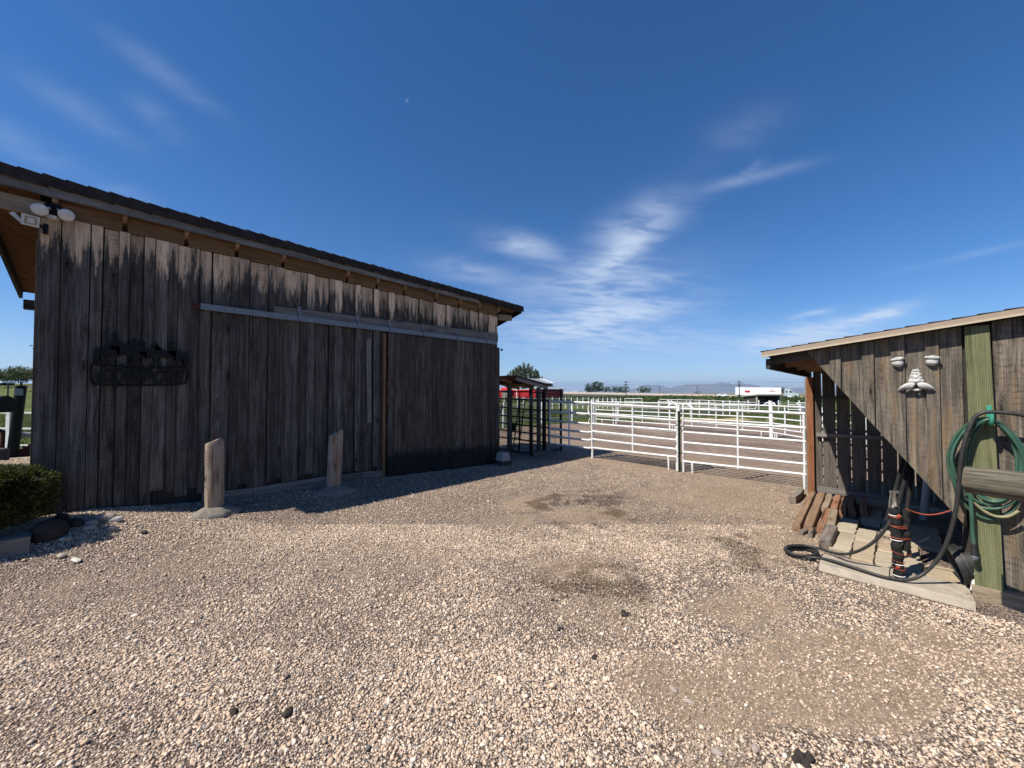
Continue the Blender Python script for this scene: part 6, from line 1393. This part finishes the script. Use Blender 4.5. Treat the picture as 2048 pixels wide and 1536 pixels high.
blade_field()
def weeds():
    g = np.random.default_rng(10); n = 34000; d = g.uniform(92, 150, n); r = d*g.uniform(-.02, .86, n); lim = 224.2-.733*r-22; ok = d < lim; d, r = d[ok], r[ok]; x, y = from_dr(d, r)
    c = fbm(x, y, .12, 6); ok = c > .36; x, y, c = x[ok], y[ok], c[ok]; k = len(x); z = gz(x, y); h = g.uniform(.15, 1.0, k)*(.5+c); P = np.stack([x, y, z+h*g.uniform(.2, 1, k)], 1)
    a = g.normal(size=(k, 3)); a /= np.linalg.norm(a, axis=1)[:, None]; b = np.cross(a, g.normal(size=(k, 3))); b /= np.linalg.norm(b, axis=1)[:, None]; s_ = g.uniform(.12, .3, k)[:, None]
    m = MB(); m.quads(np.stack([P-a*s_-b*s_*.3, P+b*s_, P+a*s_, P-b*s_], 1), np.clip(c*.5+g.uniform(0, .5, k), 0, 1)); tag(m.build('weeds', 'leaf_weed'), 'band of tall green weeds below the highway', 'weeds', None, 'stuff')


weeds()

# ================================================================== utility poles and wires
UG = 'utility poles along the highway'
def pole(u, vt, vb, d, r, lab, arms=(), mat='pole_wood'):
    x, y = far_pt(u, d); zt = EYE-(vt-786)*d/769; zb = EYE-(vb-786)*d/769; t = thing('utility_pole', lab, 'utility pole', (x, y, zb), UG)
    m = MB(); m.tube([(x, y, zb-.5), (x, y, zt)], [r, r*.75], 8); m.build('pole', mat, t, smooth=50); e = Vector((1, -1, 0)).normalized()
    for (v_, hw) in arms:
        z = EYE-(v_-786)*d/769; m = MB(); w = hw*d/769; m.board(Vector((x, y, z))-e*w, Vector((x, y, z))+e*w, .22, .15, (0, 0, 1), tone=1, kerf=0)
        for f_ in (-.9, -.3, .3, .9): m.tube([Vector((x, y, z+.1))+e*w*f_, Vector((x, y, z+.34))+e*w*f_], .06, 5)
        m.build('crossarm', mat, t)
    return Vector((x, y, zt))
pole(1252, 763, 792, 150, .17, 'nearest dark pole with two crossarms beside the clipped tree row', ((764.2, 2.6), (770, 3.6)))
pole(1478.5, 762.5, 797, 140, .17, 'dark pole with two crossarms in front of the truck trailer', ((763.5, 2.), (771, 3.)))
pole(1319, 774, 786, 290, .2, 'small distant pole right of the lone tree', ((774.6, 1.),)); pole(1394, 773, 787, 290, .2, 'small distant pole before the mountains', ((773.6, 1.),)); pole(1567, 773, 785, 290, .2, 'small distant pole above the tractor of the truck')
mt = thing('radio_mast', 'tall thin pale mast with small antennas by the lone tree', 'mast', (*far_pt(1273, 300), 1.))
x, y = far_pt(1273, 300); m = MB(); m.tube([(x, y, .5), (x, y, EYE+36*300/769)], [.22, .10], 6); m.build('mast_pole', 'white_tape', mt)
m = MB()
for v_, s_ in ((753, .9), (756, .6), (761, 1.0), (768, .8)): m.tube([(x-.7*s_, y+.7*s_, EYE+(786-v_)*300/769), (x, y, EYE+(786-v_)*300/769+.3)], .12, 5)
m.build('antenna', 'steel_grey', mt)
def wire(pts, lab):
    P = []
    for (a, b) in zip(pts[:-1], pts[1:]):
        for k in range(10):
            f_ = k/10; p = Vector(a).lerp(Vector(b), f_); p.z -= 3.2*f_*(1-f_)*.5; P.append(p)
    m = MB(); m.tube(P+[pts[-1]], .022, 4); tag(m.build('power_line', 'pole_wood'), lab, 'wire', 'power lines along the highway')
def pp_(u, v_, d): return Vector((*far_pt(u, d), EYE-(v_-786)*d/769))
wire([pp_(900, 767.5, 158), pp_(1249, 769, 150), pp_(1476, 770, 140), pp_(1700, 770.5, 135)], 'lower power line hung on the crossarms along the highway')
wire([pp_(900, 762, 158), pp_(1250, 763.5, 150), pp_(1477, 763, 140), pp_(1700, 762, 135)], 'upper power line hung on the crossarms along the highway')

# ================================================================== left of the barn: lawn, fence, iron posts
wf = thing('white_rail_fence', 'white three-rail fence on the lawn left of the barn', 'fence', (-2.5, 19.4, 0))
A = Vector((*from_dr(12.15, -16.6), 0)); B = Vector((*from_dr(11.9, -13.5), 0))
for f_ in (-.4, .28, .96, 1.6):
    q = A.lerp(B, f_); m = MB(); m.board(q-up*.1, q+up*1.13, .13, .13, (B-A), tone=1, kerf=0); m.build('post', 'white_paint', wf)
for z in (1.085, .59, .07):
    m = MB(); a, b = A.lerp(B, -.45), A.lerp(B, 1.7); m.board((a.x, a.y, z), (b.x, b.y, z), .05, .04, (0, 0, 1), tone=1, kerf=0); m.build('rail', 'white_paint', wf)
ip = thing('iron_post', 'thick rusty iron pipe post with a small plate left of the barn', 'post', (*from_dr(9., -11.62), 0))
q = Vector((*from_dr(9., -11.68), 0)); tp_ = Vector((*from_dr(9., -11.49), 1.86)); m = MB(); m.tube([q-up*.1, tp_], .092, 14); m.build('pipe', 'black_metal', ip, smooth=50)
n_ = Vector((-q.x, -q.y, 0)).normalized(); sdv = Vector((-n_.y, n_.x, 0)); c = q.lerp(tp_, .93)+n_*.1-sdv*.01
m = MB(); m.add([c+sdv*a+up*b+n_*k for k in (0, .008) for a, b in ((-.075, -.085), (.05, -.085), (.05, .07), (-.075, .07))], [(3, 2, 1, 0), (4, 5, 6, 7), (0, 1, 5, 4), (1, 2, 6, 5), (2, 3, 7, 6), (3, 0, 4, 7)]); m.build('plate', 'steel_grey', ip)
m = MB(); m.lathe([(.095, 0), (.1, .012), (.0, .02)], tp_, (0, 0, 1), 14); m.tube([tp_+up*.01, tp_+up*.10], .018, 8); m.ball(tp_+up*.15, .028, sub=2); m.tube([tp_+up*.09-sdv*.05, tp_+up*.09+sdv*.05], .012, 6); m.build('finial', 'black_metal', ip, smooth=50)
m = MB(); a = q+sdv*-.0+up*.72
m.tube([q+up*.78-sdv*.10, q+up*1.06-sdv*.42], .035, 8); m.tube([q+up*.42-sdv*.14, q+up*1.0-sdv*.42], .02, 8); m.build('brace', 'black_metal', ip, smooth=50)
m = MB(); m.tube([q-sdv*.13+n_*.03-up*.05, q-sdv*.12+n_*.03+up*.80], .035, 10); m.tube([q-sdv*.13+n_*.05+up*.3, q-sdv*.05+n_*.1+up*.3], .02, 6); m.build('rust_pipe', 'dark_red_metal', ip, smooth=50)
m = MB(); m.tube([q+up*.70+sdv*.08, q+up*.70+sdv*.42], .062, 12); tag(m.build('iron_axle', 'steel_grey', smooth=50), 'grey iron axle running from the iron post behind the barn corner', 'axle')
m = MB(); P = []
for k in range(22): 
    rr = .30 if k % 2 else .245; an = R(200-k*220/21); P.append((rr*math.cos(an), rr*math.sin(an)*.9+.12))
m.prism(P+[(.26, -.1), (-.26, -.1)], q+sdv*.34+n_*.02+up*.12, sdv, up, n_*.03); tag(m.build('toothed_wheel', 'dark_red_metal'), 'rusty toothed iron wheel half hidden by the barn corner', 'iron wheel')
mbx = thing('mailbox', 'black round-topped metal mailbox at the left edge', 'mailbox', (*from_dr(7.05, -9.15), 1.3))
c = Vector((*from_dr(7.05, -9.41), 0)); n_ = Vector((-c.x, -c.y, 0)).normalized(); s2 = Vector((1, -1, 0)).normalized(); bk2 = Vector((1, 1, 0)).normalized()
pr = [(-.14, 1.345)]+[(-.14+.0, 1.52)]+[(-.14*math.cos(a), 1.52+.13*math.sin(a)) for a in np.linspace(.2, math.pi-.2, 9)]+[(.14, 1.52), (.14, 1.345)]
m = MB(); m.prism(pr, c-s2*.32, bk2, up, s2*.46); m.build('box', 'black_metal', mbx, smooth=40)
m = MB(); 
for z in (1.445, 1.40): m.prism([(-.05, 0), (.035, .004), (.03, .022), (-.05, .016)], c+s2*.0-bk2*.146+up*z, s2, up, -bk2*.004)
m.build('marking', 'white_paint', mbx)
m = MB(); q3 = c-s2*.26; m.tube([(q3.x, q3.y, -.1), (q3.x, q3.y, 1.35)], .04, 8); m.build('mailbox_post', 'dark_wood', mbx)
m = MB(); q2 = Vector((*from_dr(8.2, -10.9), 0)); m.lathe([(.14, 0), (.14, .5), (.12, .52), (0, .52)], q2, up, 14); tag(m.build('dark_stump', 'dark_wood', smooth=40), 'dark squat stump left of the iron post', 'stump')
m = MB(); a = from_dr(7.6, -8.2); b = from_dr(7.2, -12.5); c2 = from_dr(8.9, -13.5); d2 = from_dr(9.6, -9.0); m.add([(*p, gz1(*p)+.03) for p in (a, b, c2, d2)]+[(*p, gz1(*p)-.1) for p in (a, b, c2, d2)], [(0, 3, 2, 1), (0, 1, 5, 4), (1, 2, 6, 5), (2, 3, 7, 6), (3, 0, 4, 7)]); tag(m.build('path', 'concrete_grey'), kind='structure')
# things far back on the left
def lp(u, v_, d): return Vector((*far_pt(u, d), EYE-(v_-786)*d/769))
tl = thing('stock_trailer', 'white flat-roofed stock trailer at the far left edge', 'trailer', lp(4, 770, 52)); o = lp(-16, 771, 52); e = Vector((1, -1, 0)).normalized(); n_ = Vector((1, 1, 0)).normalized()
m = MB(); m.add([o+e*a+n_*b+up*z for z in (.35, .62) for a, b in ((0, 0), (1.3, 0), (1.3, 1.5), (0, 1.5))], [(3, 2, 1, 0), (4, 5, 6, 7), (0, 1, 5, 4), (1, 2, 6, 5), (2, 3, 7, 6), (3, 0, 4, 7)]); m.build('body', 'truck_white', tl)
m = MB(); m.add([o+e*a+n_*b+up*z for z in (.0, .34) for a, b in ((0, 0.1), (1.25, .1), (1.25, 1.4), (0, 1.4))], [(3, 2, 1, 0), (4, 5, 6, 7), (0, 1, 5, 4), (1, 2, 6, 5), (2, 3, 7, 6), (3, 0, 4, 7)]); m.build('lower_body', 'black_metal', tl)
sp = thing('hay_stack', 'low stack of pinkish weathered bales at the lawn end', 'bales', lp(56, 776, 50)); o = lp(41, 777, 50)
for i in range(4):
    for j in range(2):
        m = MB(); c = o+e*(.25+i*.42+.1*j)+up*(.12+.21*j)+n_*.2; m.board(c-e*.2, c+e*.2, .2, .4, up, tone=random.uniform(.8, 1.2), kerf=0); m.build('bale', 'straw_bale', sp)
tp2 = thing('line_post', 'dark green steel post out on the lawn at left', 'post', lp(16, 790, 45)); o = lp(16, 794, 45); m = MB(); m.tube([o-up*.1, o+up*1.6], .07, 8); m.build('post', 'green_steel', tp2)

# ================================================================== mountains and haze
def mountains():
    prof = [(900, 786), (1150, 786), (1215, 785.5), (1250, 783), (1268, 776), (1284, 771), (1296, 768.5), (1306, 770.3), (1315, 769.3), (1326, 771.5), (1339, 775), (1350, 772.5), (1360, 770.8), (1373, 767.6), (1385, 767.8), (1397, 766.6), (1412, 767.2), (1428, 766.8), (1436, 765), (1442, 763.2), (1449, 765.2), (1456, 764.8), (1466, 768.6), (1474, 765.4), (1480, 763.8), (1490, 766.5), (1501, 768), (1512, 769.6), (1522, 773), (1531, 775), (1542, 774), (1552, 772.9), (1560, 773.8), (1568, 773), (1580, 776), (1592, 774.8), (1604, 774.6), (1640, 776), (1700, 773), (1780, 777), (1880, 772), (2000, 778), (2120, 784), (2200, 786)]
    us = np.linspace(900, 2200, 521); vt = np.interp(us, [p[0] for p in prof], [p[1] for p in prof]); D = 9000.; rows = np.linspace(0, 1, 26); V = []
    for k, t_ in enumerate(rows):                                     # front slopes rise to the ridge, then fall away behind
        f_ = t_/.7 if t_ <= .7 else (1-t_)/.3; dd = D*(.86+.2*t_)
        r = dd*(us-1024)/769; x, y = from_dr(dd, r); h = np.maximum(0, (786-vt)*D*(.86+.2*.7)/769)
        rid = np.abs(fbm(us, np.full_like(us, t_*40), .045, 3, 5)-.5)*2; nz = 1-.42*(1-f_)*(1-rid)*1.2-.1*(1-f_)
        V.append(np.stack([x, y, -8+(h+9)*np.clip(f_**.9*nz, 0, 1)+ (fbm(us, np.full_like(us, t_*9), .3, 7)-.5)*10*(f_ > .05)*(f_ < .98)], 1))
    V = np.concatenate(V); n = len(us); m = MB(); fs = []
    for k in range(len(rows)-1):
        for i in range(n-1): a = k*n+i; fs.append((a, a+1, a+n+1, a+n))
    m.add([tuple(p) for p in V], fs); t = newmat('mountain'); q = t.noise(t.pos(), .004, 6, .65)
    fin(t, t.ramp(q, [(.35, (.075, .07, .05)), (.5, (.13, .115, .085)), (.68, (.2, .175, .13))]), .95, None, 0, .05)
    o = m.build('mountains', 'mountain', smooth=180); tag(o, kind='structure')


mountains()
hz = MB(); hz.box((6500, 6500, 198), (21000, 21000, 420)); t = NT(bpy.data.materials.new('haze').node_tree) if False else None
mh = bpy.data.materials.new('haze'); mh.use_nodes = True; MATS['haze'] = mh; t = NT(mh.node_tree); t.N.clear(); oo = t.N.new('ShaderNodeOutputMaterial'); pv = t.N.new('ShaderNodeVolumePrincipled')
pv.inputs['Color'].default_value = (.52, .70, 1, 1); pv.inputs['Density'].default_value = .00011; pv.inputs['Anisotropy'].default_value = .1; t.L.new(pv.outputs[0], oo.inputs['Volume'])
ho = hz.build('haze', 'haze'); tag(ho, kind='stuff')
